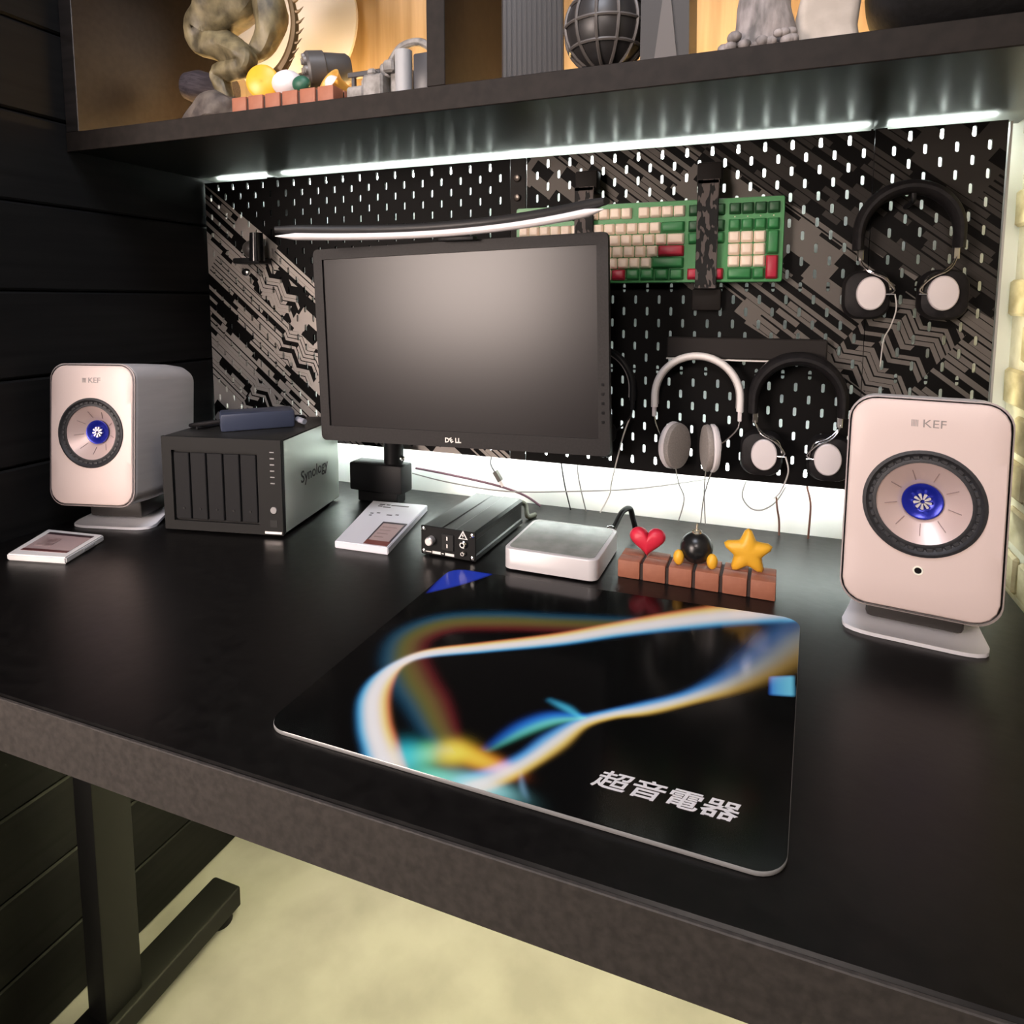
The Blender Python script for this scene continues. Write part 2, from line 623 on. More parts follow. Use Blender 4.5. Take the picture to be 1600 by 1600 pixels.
# ------------------------------------------------------------------ monitor, light bar, arm
SCREEN = mat('matte_lcd', (0.014, 0.012, 0.0125), 0.28, 0.0, 0.27)
BEZEL = noisy('monitor_bezel', (0.011, 0.0095, 0.0095), (0.015, 0.013, 0.013), (300, 300, 300), 0.55, 0.05, spec=0.25)
mon = empty('monitor', 'black widescreen monitor switched off, hanging before the pegboard', 'monitor', (0.6955, -0.19, Z(-314)))
mon.rotation_euler = (0, R(-1.5), 0)
MW, MH = 0.512, 0.329
bm = bmesh.new()
ring_o = rrect(MW, MH, 0.009, 4)
ring_i = rrect(MW - 0.036, MH - 0.044, 0.0015, 4, 0, 0.004)
fr0 = [(x, -0.001, z) for x, z in ring_o]
fr1 = [(x * 0.997, -0.010, z * 0.997) for x, z in ring_o]
fr2 = [(x, -0.0095, z) for x, z in ring_i]
fr3 = [(x, -0.005, z) for x, z in ring_i]
loft(bm, [fr0, fr1, fr2, fr3], True, False)
fin('bezel', bm, BEZEL, mon, 25)
nbox('screen', (-MW / 2 + 0.0178, -0.0062, -MH / 2 + 0.0258), (MW / 2 - 0.0178, -0.0045, MH / 2 - 0.0178), SCREEN, mon)
bm = bmesh.new()
loft(bm, [[(x, -0.0008, z) for x, z in rrect(MW - 0.004, MH - 0.004, 0.008, 4)],
          [(x, 0.012, z) for x, z in rrect(MW - 0.03, MH - 0.03, 0.012, 4)],
          [(x, 0.038, z) for x, z in rrect(0.30, 0.22, 0.02, 4)]])
fin('back_cover', bm, BLACK, mon, 25)
LOGO = mat('logo_silver', (0.62, 0.60, 0.58), 0.3, 0.6)
textmesh('logo', 'D', 0.0105, LOGO, mon, (-0.0115, -0.0105, -MH / 2 + 0.0118), (R(90), 0, 0), bold=0.0004)
textmesh('logo', 'E', 0.0105, LOGO, mon, (-0.0040, -0.0105, -MH / 2 + 0.0118), (R(90), R(-30), 0), bold=0.0004)
textmesh('logo', 'LL', 0.0105, LOGO, mon, (0.0080, -0.0105, -MH / 2 + 0.0118), (R(90), 0, 0), bold=0.0004)
for i in range(5):
    nbox('menu_button', (MW / 2 - 0.0125, -0.0108, -0.115 + i * 0.014), (MW / 2 - 0.0085, -0.0098, -0.111 + i * 0.014), BLACKG, mon)

lb = empty('light_bar', 'slim curved black monitor light bar with pale diffuser underneath', 'light bar', (0.704, -0.222, Z(-141)))
ptsb, ptsd = [], []
for i in range(41):
    u = -1 + 2 * i / 40
    x = u * 0.262
    y = -0.080 * u * u
    z = 0.0085 * u + 0.0050 * u * u
    ptsb.append((x, y + 0.003, z + 0.0120))
    ptsd.append((x * 0.99, y, z + 0.0015))
bm = bmesh.new()
tube(bm, ptsb, [0.0082 * min(1, 0.6 + 4 * (1 - abs(-1 + 2 * i / 40))) for i in range(41)], 14, True, (0.95, 1.1))
fin('bar_body', bm, mat('light_bar_black', (0.017, 0.016, 0.016), 0.5), lb)
bm = bmesh.new()
tube(bm, ptsd, [0.0075 * min(1, 0.12 + 9 * (1 - abs(-1 + 2 * i / 40))) for i in range(41)], 14, True, (0.75, 1.1))
fin('diffuser', bm, mat('light_bar_diffuser', (0.84, 0.79, 0.80), 0.4), lb)
nbox('clip', (-0.020, 0.004, -0.010), (0.040, 0.020, -0.0025), BLACK, lb, 0.002, 2)

ar = empty('monitor_mount', 'black monitor mount with a block joint behind the drive box', 'monitor mount', (0.468, -0.045, ZD))
nbox('block_joint', (-0.062, -0.022, 0.024), (0.056, 0.020, 0.080), BLACK, ar, 0.004, 2)
nbox('foot', (-0.050, -0.012, 0.0005), (0.040, 0.020, 0.024), BLACK, ar, 0.002, 1)
bm = bmesh.new()
cyl(bm, (0.024, 0.004, 0.080), (0.024, 0.004, 0.235), 0.019, 0.019, 24)
fin('post', bm, BLACK, ar)
bm = bmesh.new()
tube(bm, [(0.024, 0.004, 0.225), (0.10, -0.03, 0.275), (0.225, -0.078, 0.31)], 0.015, 12)
fin('arm_link', bm, BLACK, ar)
nbox('mounting_plate', (0.18, -0.104, 0.262), (0.29, -0.092, 0.372), BLACK, ar, 0.003, 1)
bm = bmesh.new()
ball(bm, (0.052, -0.012, 0.094), 0.006, 2)
fin('bolt', bm, CHROME, ar)

# ------------------------------------------------------------------ loudspeakers
SPK = noisy('speaker_cabinet', (0.66, 0.62, 0.62), (0.70, 0.66, 0.66), (9, 9, 120), 0.4, 0.03)
SPF = mat('speaker_baffle', (0.72, 0.585, 0.55), 0.42)
SPE = mat('speaker_rim', (0.42, 0.36, 0.35), 0.45)
CONE = mat('speaker_cone', (0.72, 0.56, 0.53), 0.38, 0.35)
CONER = mat('cone_rib', (0.34, 0.25, 0.24), 0.5)
BLUE = mat('blue_tweeter', (0.012, 0.022, 0.36), 0.25, 0.4)
SURR = noisy('rubber_surround', (0.018, 0.018, 0.021), (0.026, 0.026, 0.030), (300, 300, 300), 0.55, 0.1)
GREYT = mat('speaker_logo', (0.30, 0.26, 0.25), 0.5)
PLATE = mat('stand_plate', (0.82, 0.82, 0.88), 0.3, 0.0)


def speaker(label, loc, rz, sensor):
    t = empty('loudspeaker', label, 'loudspeaker', loc, rz, 'pair of white loudspeakers')
    H, WD, DP = 0.240, 0.155, 0.175
    z0 = 0.042
    zc = z0 + H / 2
    bm = bmesh.new()
    rings = []
    for y, k in ((-0.0062, 0.985), (-0.004, 0.998), (0.0, 1.0), (0.05, 1.0), (0.11, 0.985), (0.15, 0.95), (0.167, 0.90), (DP, 0.80)):
        rings.append([(x * k, y, zc + z * k) for x, z in rrect(WD, H, 0.027, 8)])
    loft(bm, rings, False, True)
    fin('cabinet', bm, SPK, t, 30)
    bm = bmesh.new()
    loft(bm, [[(x, y, zc + z) for x, z in rrect(WD + g, H + g, 0.027, 8)] for y, g in ((-0.0062, -0.0005), (-0.0085, 0.0), (-0.0095, -0.003))], False, False)
    fin('rim', bm, SPE, t, 30)
    bm = bmesh.new()
    # baffle with a round opening, slightly domed
    out = []
    hx, hz, rr_ = (WD - 0.006) / 2, (H - 0.006) / 2, 0.025
    for i in range(96):
        a = 2 * math.pi * i / 96
        dx, dz = math.cos(a), math.sin(a)
        lo_, hi_ = 0.0, 0.3
        for _ in range(40):
            t_ = (lo_ + hi_) / 2
            qx, qz = max(abs(dx * t_) - (hx - rr_), 0), max(abs(0.004 + dz * t_) - (hz - rr_), 0)
            if math.hypot(qx, qz) > rr_:
                hi_ = t_
            else:
                lo_ = t_
        out.append((dx * lo_, 0.004 + dz * lo_))
    zd_ = zc + 0.004
    inn = []
    for x, z in out:
        a = math.atan2(z - 0.004, x)
        inn.append((0.0575 * math.cos(a), 0.004 + 0.0575 * math.sin(a)))
    rg = []
    for f, y in ((0.0, -0.0080), (0.02, -0.0100), (0.08, -0.0112), (0.5, -0.0120), (1.0, -0.0120)):
        rg.append([(a[0] * (1 - f) + b[0] * f, y, zc + a[1] * (1 - f) + b[1] * f) for a, b in zip(out, inn)])
    rg.append([(b[0], -0.004, zc + b[1]) for b in inn])
    loft(bm, rg, False, False)
    bf = fin('front_baffle', bm, SPF, t, 30)
    c = (0, 0, zd_)
    dr = None
    bm = bmesh.new()
    lathe(bm, [(0.0590, -0.0122), (0.0585, -0.0136), (0.0555, -0.0146), (0.0535, -0.0118), (0.0505, -0.0105), (0.0475, -0.0122), (0.0452, -0.0120), (0.0452, -0.004)], 56, 'y', c)
    dr = fin('driver_surround', bm, SURR, t, 40)
    for k in range(36):
        a = 2 * math.pi * k / 36
        if k == 0:
            bm = bmesh.new()
            box(bm, (-0.0022, -0.0010, -0.0035), (0.0022, 0.0010, 0.0035), 0.0008, 1)
            ridge = fin('surround_ridge', bm, SURR, dr)
            o_ = ridge
        else:
            o_ = ridge.copy()
            COL.objects.link(o_)
        o_.location = (0.0508 * math.cos(a), -0.0108, zd_ + 0.0508 * math.sin(a))
        o_.rotation_euler = (0, -a, 0)
    bm = bmesh.new()
    lathe(bm, [(0.0454, -0.0105), (0.038, -0.0055), (0.030, 0.0005), (0.0215, 0.0055), (0.0195, 0.0065)], 56, 'y', c)
    cn = fin('cone', bm, CONE, t, 40)
    bm = bmesh.new()
    tube(bm, [(0.0250, 0.0030, 0.0), (0.0370, -0.0050, 0.0)], 0.0005, 6)
    rib = fin('cone_rib', bm, CONER, cn)
    for k in range(9):
        o_ = rib if k == 0 else rib.copy()
        if k:
            COL.objects.link(o_)
        o_.location = c
        o_.rotation_euler = (0, R(12 + 40 * k), 0)
    bm = bmesh.new()
    lathe(bm, [(0.0204, 0.0042), (0.0200, 0.0020), (0.0180, 0.0020), (0.0130, 0.0055), (0.0085, 0.0070), (0.0001, 0.0072)], 40, 'y', c)
    tw = fin('tweeter', bm, BLUE, t, 40)
    bm = bmesh.new()
    prism(bm, [(0.0022, -0.0006), (0.0085, -0.0016), (0.0092, 0.0), (0.0085, 0.0016), (0.0022, 0.0006)], 0.0058, 0.0026, 'y')
    fn = fin('waveguide_fin', bm, SILVER, tw, 0)
    for k in range(9):
        o_ = fn if k == 0 else fn.copy()
        if k:
            COL.objects.link(o_)
        o_.location = c
        o_.rotation_euler = (0, R(40 * k + 10), 0)
    textmesh('logo', 'KEF', 0.0125, GREYT, t, (0.006, -0.0121, zc + 0.092), (R(90), 0, 0), sx=1.12)
    for k in range(5):
        nbox('logo_mark', (-0.0155 + 0.0014 * k, -0.0122, zc + 0.0885), (-0.0148 + 0.0014 * k, -0.0117, zc + 0.0960), GREYT, t)
    if sensor:
        bm = bmesh.new()
        lathe(bm, [(0.0052, -0.0119), (0.0050, -0.0128), (0.0036, -0.0128), (0.0034, -0.0119)], 24, 'y', (-0.001, 0, zc - 0.070))
        fin('sensor_ring', bm, mat('sensor_ring', (0.95, 0.93, 0.82), 0.4), t)
        bm = bmesh.new()
        lathe(bm, [(0.0035, -0.0121), (0.0001, -0.0121)], 20, 'y', (-0.001, 0, zc - 0.070))
        fin('sensor', bm, BLACKG, t)
    # the cabinet leans back a little on its stand
    piv = Vector((0, 0.09, z0))
    M_ = Matrix.Translation(piv) @ Matrix.Rotation(R(-5), 4, 'X') @ Matrix.Translation(-piv)
    for ch in t.children:
        ch.matrix_basis = M_ @ ch.matrix_basis
    # stand: dark neck and a pale plate that slopes up to the back
    nbox('stand_neck', (-0.050, 0.045, 0.014), (0.050, 0.120, z0 + 0.004), mat('stand_neck', (0.05, 0.045, 0.043), 0.5), t, 0.006, 2)
    bm = bmesh.new()
    n = 25
    prof = []
    for (y0, hw, zz) in ((0.0235, 0.040, 0.0), (0.0245, 0.052, 0.0), (0.027, 0.062, 0.0), (0.032, 0.070, 0.0), (0.038, 0.0735, 0.0), (0.047, 0.075, 0.001), (0.075, 0.070, 0.005), (0.110, 0.064, 0.012), (0.150, 0.060, 0.016)):
        th = 0.0045
        prof.append([(-hw, y0, 0.0004 + (zz if zz > 0.002 else 0)), (hw, y0, 0.0004 + (zz if zz > 0.002 else 0)), (hw, y0, 0.0004 + zz + th), (-hw, y0, 0.0004 + zz + th)])
    loft(bm, prof)
    fin('stand_plate', bm, PLATE, t, 40)
    nbox('stand_foot', (-0.045, 0.118, 0.0004), (0.045, 0.148, 0.0158), mat('stand_neck', (0, 0, 0)), t)
    return t


speaker('white loudspeaker with blue tweeter near the brick wall, the nearer one', (1.3310, -0.3250, ZD), R(-9), True)
speaker('white loudspeaker with blue tweeter by the left black boards', (0.1140, -0.3780, ZD), R(14), False)

# ------------------------------------------------------------------ network drive box
NAS = noisy('drive_box_shell', (0.016, 0.016, 0.016), (0.022, 0.022, 0.021), (260, 260, 260), 0.4, 0.02, spec=0.25)
TRAY = mat('drive_tray', (0.016, 0.016, 0.017), 0.6, 0.0, 0.12)
SLIT = mat('dark_slit', (0.004, 0.004, 0.004), 0.6)
na = empty('network_drive', 'black five bay network drive box beside the left loudspeaker', 'drive box', (0.208, -0.324, ZD), R(11.4))
NW, ND, NH = 0.2185, 0.223, 0.166
bm = bmesh.new()
box(bm, (0, 0.006, 0.004), (NW, ND, NH), 0.003, 2)
fin('shell', bm, NAS, na)
bm = bmesh.new()
fo = [(0, 0.004), (NW, 0.004), (NW, NH), (0, NH)]
xi0, xi1, zi0, zi1 = 0.018, 0.176, 0.020, 0.143
loft(bm, [[(x, 0.0062, z) for x, z in fo], [(x, 0.0, z) for x, z in fo],
          [(xi0, 0.0, zi0), (xi1, 0.0, zi0), (xi1, 0.0, zi1), (xi0, 0.0, zi1)],
          [(xi0, 0.0058, zi0), (xi1, 0.0058, zi0), (xi1, 0.0058, zi1), (xi0, 0.0058, zi1)]], False, True)
fin('front_frame', bm, mat('drive_frame', (0.020, 0.0195, 0.019), 0.6, 0.0, 0.14), na, 25)
tw_ = (xi1 - xi0 - 0.004) / 5
for k in range(5):
    xa = xi0 + 0.002 + k * tw_
    tr = nbox('drive_tray', (xa + 0.0014, 0.0012, zi0 + 0.003), (xa + tw_ - 0.0014, 0.0056, zi1 - 0.004), TRAY, na, 0.001, 1)
    bm = bmesh.new()
    cyl(bm, (xa + tw_ * 0.55, 0.0013, zi0 + 0.022), (xa + tw_ * 0.55, 0.0002, zi0 + 0.022), 0.0022, 0.0018, 12)
    fin('tray_lock', bm, SLIT, tr)
for k in range(6):
    nbox('status_light', (0.199, -0.0006, 0.092 + k * 0.0105), (0.2065, 0.0003, 0.0938 + k * 0.0105), mat('status_grey', (0.30, 0.29, 0.29), 0.4), na)
bm = bmesh.new()
cyl(bm, (0.203, 0.0003, 0.047), (0.203, -0.0015, 0.047), 0.006, 0.0055, 20)
fin('power_button', bm, mat('status_grey', (0, 0, 0)), na)
nbox('usb_port', (0.196, -0.0005, 0.018), (0.209, 0.0003, 0.030), SLIT, na)
nbox('bottom_trim', (0.186, -0.0012, 0.006), (0.217, 0.0003, 0.0105), SILVER, na, 0.0004, 1)
nbox('side_panel', (NW + 0.0001, 0.010, 0.007), (NW + 0.0010, ND - 0.003, NH - 0.003), mat('drive_side_sheen', (0.80, 0.86, 0.80), 0.33, 0.85), na)  # pale metal sheet paints LED light onto the side of the black shell
textmesh('logo', 'Synology', 0.030, mat('embossed_black', (0.01, 0.012, 0.011), 0.5), na, (NW + 0.0013, 0.118, 0.085), (R(90), 0, R(90)), bold=0.0002)
for x_, y_ in ((0.02, 0.03), (NW - 0.02, 0.03), (0.02, ND - 0.02), (NW - 0.02, ND - 0.02)):
    bm = bmesh.new()
    cyl(bm, (x_, y_, 0), (x_, y_, 0.0045), 0.009, 0.009, 14)
    fin('foot', bm, RUBBER, na)

# power brick and its leads lying on the drive box
c11, s11 = math.cos(R(11.4)), math.sin(R(11.4))


def nasp(x, y, z):
    return (0.208 + x * c11 - y * s11, -0.324 + x * s11 + y * c11, ZD + NH + z)


pb = empty('power_brick', 'dark blue-black power brick with coiled leads on the drive box', 'power adapter', nasp(0.120, 0.100, 0), R(46))
nbox('brick_body', (-0.062, -0.028, 0.0003), (0.062, 0.028, 0.032), mat('brick_black', (0.040, 0.050, 0.085), 0.38), pb, 0.004, 2)
bm = bmesh.new()
tube(bm, spline([(-0.058, 0.0, 0.016), (-0.085, 0.01, 0.012), (-0.11, 0.045, 0.0045), (-0.07, 0.065, 0.0045), (0.02, 0.062, 0.0045), (0.075, 0.035, 0.0045)]), 0.0035, 8)
fin('lead', bm, RUBBER, pb)
bm = bmesh.new()
tube(bm, spline([(0.058, 0.0, 0.016), (0.078, -0.012, 0.016), (0.082, 0.02, 0.006), (0.06, 0.05, 0.004), (-0.03, 0.048, 0.004), (-0.10, 0.015, 0.004)]), 0.0030, 8)
fin('lead', bm, RUBBER, pb)
bm = bmesh.new()
cyl(bm, (0.068, -0.014, 0.012), (0.078, -0.034, 0.010), 0.0055, 0.0050, 12)
fin('plug', bm, mat('plug_grey', (0.30, 0.31, 0.36), 0.35), pb)

# ------------------------------------------------------------------ small flat things
def quad_thing(name, label, cat, c, z0, th, body, bev=0.0012):
    """slab standing on a quadrilateral footprint c (front-left, front-right, back-right, back-left) in mm"""
    cx = sum(p[0] for p in c) / 4000
    cy = sum(p[1] for p in c) / 4000
    t = empty(name, label, cat, (cx, cy, z0))
    loc = [(p[0] / 1000 - cx, p[1] / 1000 - cy) for p in c]
    bm = bmesh.new()
    loft(bm, [[(x, y, z) for x, y in loc] for z in (0.0002, th)])
    bmesh.ops.bevel(bm, geom=bm.edges[:], offset=bev, segments=2, affect='EDGES')
    fin('body', bm, body, t)

    def uv(u, v, z):
        a = [loc[0][i] * (1 - u) + loc[1][i] * u for i in (0, 1)]
        b = [loc[3][i] * (1 - u) + loc[2][i] * u for i in (0, 1)]
        return (a[0] * (1 - v) + b[0] * v, a[1] * (1 - v) + b[1] * v, z)

    def patch(nm, u0, v0, u1, v1, z, m_, th_=0.0003):
        bm = bmesh.new()
        q = [(u0, v0), (u1, v0), (u1, v1), (u0, v1)]
        loft(bm, [[uv(u, v, z) for u, v in q], [uv(u, v, z + th_) for u, v in q]])
        return fin(nm, bm, m_, t, 0)
    return t, patch, uv


PAPER = mat('card_white', (0.74, 0.73, 0.79), 0.5)
INK = mat('card_ink', (0.10, 0.10, 0.11), 0.6)
t, patch, uv = quad_thing('product_box', 'flat white product box printed with a brown phone picture', 'box', [(529, -287), (625, -283), (579, -67), (468, -80)], ZD, 0.012, PAPER)
patch('printed_phone', 0.52, 0.02, 0.965, 0.50, 0.0121, mat('phone_outline', (0.06, 0.05, 0.06), 0.4))
patch('printed_screen', 0.555, 0.10, 0.93, 0.46, 0.0125, mat('phone_tan', (0.46, 0.34, 0.33), 0.45))
patch('printed_band', 0.525, 0.02, 0.96, 0.10, 0.0125, mat('phone_brown', (0.20, 0.055, 0.045), 0.5))
for i in range(4):
    patch('print_line', 0.60, 0.16 + 0.07 * i, 0.60 + random.uniform(0.15, 0.28), 0.175 + 0.07 * i, 0.0129, mat('phone_ink', (0.30, 0.22, 0.21), 0.5))
for u0, v0, wd in ((0.18, 0.90, 0.10), (0.31, 0.90, 0.07), (0.40, 0.895, 0.32), (0.18, 0.855, 0.08), (0.28, 0.84, 0.14), (0.16, 0.66, 0.06), (0.27, 0.68, 0.06), (0.17, 0.61, 0.05), (0.47, 0.65, 0.10), (0.62, 0.67, 0.06)):
    patch('print_line', u0, v0, u0 + wd, v0 + 0.022, 0.0121, INK)

t, patch, uv = quad_thing('music_player', 'white framed player with a pinkish screen lying at the desk\'s left', 'music player', [(93, -510), (192, -488), (155, -397), (41, -411)], ZD, 0.0105, WHITE, 0.002)
patch('screen', 0.12, 0.16, 0.90, 0.88, 0.0106, mat('player_screen', (0.44, 0.33, 0.33), 0.25))
patch('screen_bar', 0.12, 0.80, 0.90, 0.88, 0.0110, mat('player_dark', (0.05, 0.03, 0.035), 0.3))
patch('screen_bar', 0.12, 0.16, 0.90, 0.235, 0.0110, mat('player_maroon', (0.12, 0.04, 0.04), 0.3))
patch('cover_art', 0.20, 0.36, 0.48, 0.66, 0.0110, noisy('cover_art', (0.20, 0.13, 0.13), (0.50, 0.38, 0.37), (60, 60, 60), 0.3))
patch('side_key', 0.985, 0.45, 1.012, 0.72, 0.003, mat('key_grey', (0.5, 0.49, 0.5), 0.4), 0.004)

# ------------------------------------------------------------------ black amplifier box
AMP = noisy('black_anodised', (0.008, 0.008, 0.008), (0.012, 0.012, 0.011), (200, 8, 200), 0.32, 0.05)
am = empty('amplifier', 'small black metal amplifier box with sockets and white warning triangle', 'amplifier', (0.7185, -0.262, ZD), R(-2))
AW, AD, AH = 0.094, 0.190, 0.047
bm = bmesh.new()
prof = [(-AW / 2, 0.003), (AW / 2, 0.003), (AW / 2, 0.010), (AW / 2 - 0.002, 0.012), (AW / 2 - 0.002, 0.034), (AW / 2, 0.036), (AW / 2, AH - 0.004), (AW / 2 - 0.004, AH),
        (0.012, AH), (0.010, AH - 0.001), (-0.010, AH - 0.001), (-0.012, AH), (-AW / 2 + 0.004, AH), (-AW / 2, AH - 0.004), (-AW / 2, 0.036), (-AW / 2 + 0.002, 0.034), (-AW / 2 + 0.002, 0.012), (-AW / 2, 0.010)]
prism(bm, prof, 0.003, AD, 'y')
fin('case', bm, AMP, am, 20)
bm = bmesh.new()
box(bm, (-AW / 2 - 0.0005, 0.0, 0.002), (AW / 2 + 0.0005, 0.0029, AH + 0.0006), 0.001, 1)
fin('front_panel', bm, mat('amp_panel', (0.010, 0.010, 0.010), 0.5, 0.0, 0.15), am)
for sx in (-1, 1):
    for zz in (0.007, AH - 0.0045):
        bm = bmesh.new()
        lathe(bm, [(0.0040, 0.0), (0.0038, -0.0016), (0.0022, -0.0024), (0.0001, -0.0024)], 14, 'y', (sx * (AW / 2 - 0.005), 0, zz))
        fin('screw', bm, CHROME, am)
bm = bmesh.new()
lathe(bm, [(0.0070, 0.0), (0.0068, -0.009), (0.0055, -0.0105), (0.0001, -0.0105)], 20, 'y', (-0.0285, 0, 0.026))
fin('knob', bm, SILVER, am)
nbox('inlet_socket', (-0.010, -0.0022, 0.013), (0.011, 0.0002, 0.039), SLIT, am, 0.001, 1)
for xx, zz in ((0.0, 0.033), (0.0, 0.021)):
    nbox('socket_pin', (xx - 0.0012, -0.0030, zz - 0.003), (xx + 0.0012, -0.0020, zz + 0.003), CHROME, am)
for zz, rr in ((0.0275, 0.0062), (0.0135, 0.0042)):
    bm = bmesh.new()
    lathe(bm, [(rr, 0.0), (rr, -0.004), (rr * 0.7, -0.006), (rr * 0.45, -0.006), (rr * 0.45, -0.001)], 18, 'y', (0.0275, 0, zz))
    fin('jack', bm, CHROME, am)
TRIW = mat('triangle_white', (0.82, 0.80, 0.78), 0.5)
bm = bmesh.new()
prism(bm, [(0.0185, 0.0350), (0.0345, 0.0350), (0.0265, 0.0485)], -0.0004, -0.0009, 'y')
tri = fin('warning_triangle', bm, TRIW, am, 0)
bm = bmesh.new()
prism(bm, [(0.0215, 0.0365), (0.0315, 0.0365), (0.0265, 0.0450)], -0.0009, -0.0012, 'y')
fin('triangle_centre', bm, BLACK, tri, 0)
bm = bmesh.new()
prism(bm, [(0.0270, 0.0440), (0.0248, 0.0402), (0.0264, 0.0402), (0.0258, 0.0372), (0.0284, 0.0412), (0.0268, 0.0412)], -0.0012, -0.0014, 'y')
fin('bolt_mark', bm, TRIW, tri, 0)
for xa, xb in ((-0.040, -0.029), (-0.027, -0.0125), (-0.0105, -0.007), (-0.0045, 0.011)):
    hgt = 0.004 if xb - xa > 0.012 else 0.0014
    nbox('label_print', (xa, -0.0006, 0.0068 - hgt / 2), (xb, -0.0001, 0.0068 + hgt / 2), TRIW, am)
for sx in (-1, 1):
    for yy in (0.02, AD - 0.02):
        nbox('foot', (sx * 0.035 - 0.006, yy - 0.006, 0.0), (sx * 0.035 + 0.006, yy + 0.006, 0.0032), RUBBER, am)
bm = bmesh.new()
tube(bm, spline([(0.020, AD, 0.020), (0.022, AD + 0.030, 0.030), (0.034, AD + 0.045, 0.022), (0.045, AD + 0.030, 0.006), (0.052, AD + 0.05, 0.004)]), 0.0045, 10)
fin('lead', bm, mat('lead_olive', (0.10, 0.10, 0.07), 0.5), am)

# ------------------------------------------------------------------ small white computer
mi = empty('mini_computer', 'small square white computer box with rounded corners and black lead', 'computer', (0.884, -0.199, ZD), R(-0.5))
bm = bmesh.new()
prism(bm, rrect(0.142, 0.142, 0.013, 8), 0.003, 0.0335, 'z', 0.0022)
fin('case', bm, mat('pale_aluminium', (0.66, 0.63, 0.64), 0.32, 0.15), mi, 30)
bm = bmesh.new()
prism(bm, rrect(0.112, 0.112, 0.03, 8), 0.0002, 0.0032, 'z')
fin('base', bm, RUBBER, mi)
bm = bmesh.new()
prism(bm, rrect(0.130, 0.130, 0.010, 6), 0.0336, 0.0340, 'z')
fin('top_film', bm, noisy('worn_top', (0.22, 0.22, 0.20), (0.32, 0.32, 0.29), (40, 40, 40), 0.25, 0.1), mi)
bm = bmesh.new()
tube(bm, spline([(0.055, 0.070, 0.020), (0.060, 0.088, 0.030), (0.066, 0.118, 0.046), (0.074, 0.142, 0.046), (0.078, 0.150, 0.028), (0.080, 0.165, 0.005)]), 0.0047, 10)
fin('lead', bm, BLACK, mi)
bm = bmesh.new()
tube(bm, spline([(0.048, 0.071, 0.024), (0.052, 0.082, 0.031), (0.062, 0.080, 0.031), (0.063, 0.071, 0.024)]), 0.0018, 8)
fin('cable_clip', bm, CHROME, mi)

# ------------------------------------------------------------------ brick stands with plain ornaments
BRK = noisy('terracotta_toy_brick', (0.30, 0.105, 0.060), (0.36, 0.135, 0.078), (50, 50, 50), 0.6, 0.1)
JOINT = mat('dark_joint', (0.030, 0.016, 0.012), 0.7)


def brick_stand(label, loc, rz, L_, nb, dep=0.050, h=0.026):
    t = empty('brick_stand', label, 'ornament stand', loc, rz)
    bw = L_ / nb
    nbox('core', (-L_ / 2 + 0.003, 0.003, 0.0003), (L_ / 2 - 0.003, dep - 0.003, h - 0.003), JOINT, t)
    bm = bmesh.new()
    box(bm, (-bw / 2 + 0.0022, 0.0, 0.0), (bw / 2 - 0.0022, dep / 2 - 0.0016, h), 0.0015, 2)
    b = fin('brick', bm, BRK, t)
    for k in range(nb):
        for j in (0, 1):
            o_ = b if (k == 0 and j == 0) else b.copy()
            if not (k == 0 and j == 0):
                COL.objects.link(o_)
            o_.location = (-L_ / 2 + bw * (k + 0.5), j * (dep / 2 + 0.0016), 0.0003)
    return t


brick_stand('terracotta toy brick stand on the desk with three ornaments', (1.082, -0.237, ZD), R(-1.5), 0.216, 6)
zt = ZD + 0.0268

RED = mat('ornament_red', (0.62, 0.020, 0.050), 0.42)
YEL = mat('ornament_yellow', (0.80, 0.42, 0.030), 0.42)
bm = bmesh.new()
pts = []
for i in range(40):
    a = 2 * math.pi * i / 40
    x = 16 * math.sin(a) ** 3
    z = 13 * math.cos(a) - 5 * math.cos(2 * a) - 2 * math.cos(3 * a) - math.cos(4 * a)
    pts.append((x / 16 * 0.0258, (z + 17) / 30 * 0.044))


def puffy(bm, pts, th, cz, n=6):
    rings = []
    for k in range(-n, n + 1):
        a = R(88 * k / n)
        s_ = math.cos(a) ** 0.6
        rings.append([(p[0] * s_, th * math.sin(a), cz + (p[1] - cz) * s_) for p in pts])
    loft(bm, rings)


puffy(bm, pts, 0.013, 0.024)
o = fin('heart_ornament', bm, RED, None, 60, (1.014, -0.208, zt - 0.0005), (0, 0, R(4)))
tag(o, 'plump plain red heart ornament on the toy brick stand', 'ornament')

t = empty('ball_ornament', 'shiny black ball ornament on yellow pads with a metal cap', 'ornament', (1.083, -0.212, zt))
bm = bmesh.new()
ball(bm, (0, 0, 0.0235), 0.0225, 4)
fin('ball', bm, mat('ornament_black', (0.010, 0.010, 0.010), 0.3), t)
for sx in (-1, 1):
    bm = bmesh.new()
    ball(bm, (sx * 0.0225, -0.013, 0.0112), 0.0088, 3, (0.85, 0.8, 1.25))
    fin('pad', bm, YEL, t)
bm = bmesh.new()
lathe(bm, [(0.0065, 0.043), (0.0070, 0.0475), (0.0050, 0.0490), (0.0016, 0.0490), (0.0014, 0.058), (0.0001, 0.0585)], 20, 'z')
fin('metal_cap', bm, mat('cap_metal', (0.75, 0.70, 0.55), 0.25, 0.8), t)

bm = bmesh.new()
pts = []
for i in range(5):
    for da, rr in ((-9, 0.0300), (0, 0.0330), (9, 0.0300), (26, 0.0212), (36, 0.0192), (46, 0.0212)):
        a = R(90 + 72 * i + da)
        pts.append((rr * math.cos(a), 0.0275 + rr * math.sin(a)))
puffy(bm, pts, 0.011, 0.0275)
o = fin('star_ornament', bm, YEL, None, 60, (1.151, -0.214, zt), (0, 0, R(6)))
tag(o, 'plump plain yellow star ornament on the toy brick stand', 'ornament')

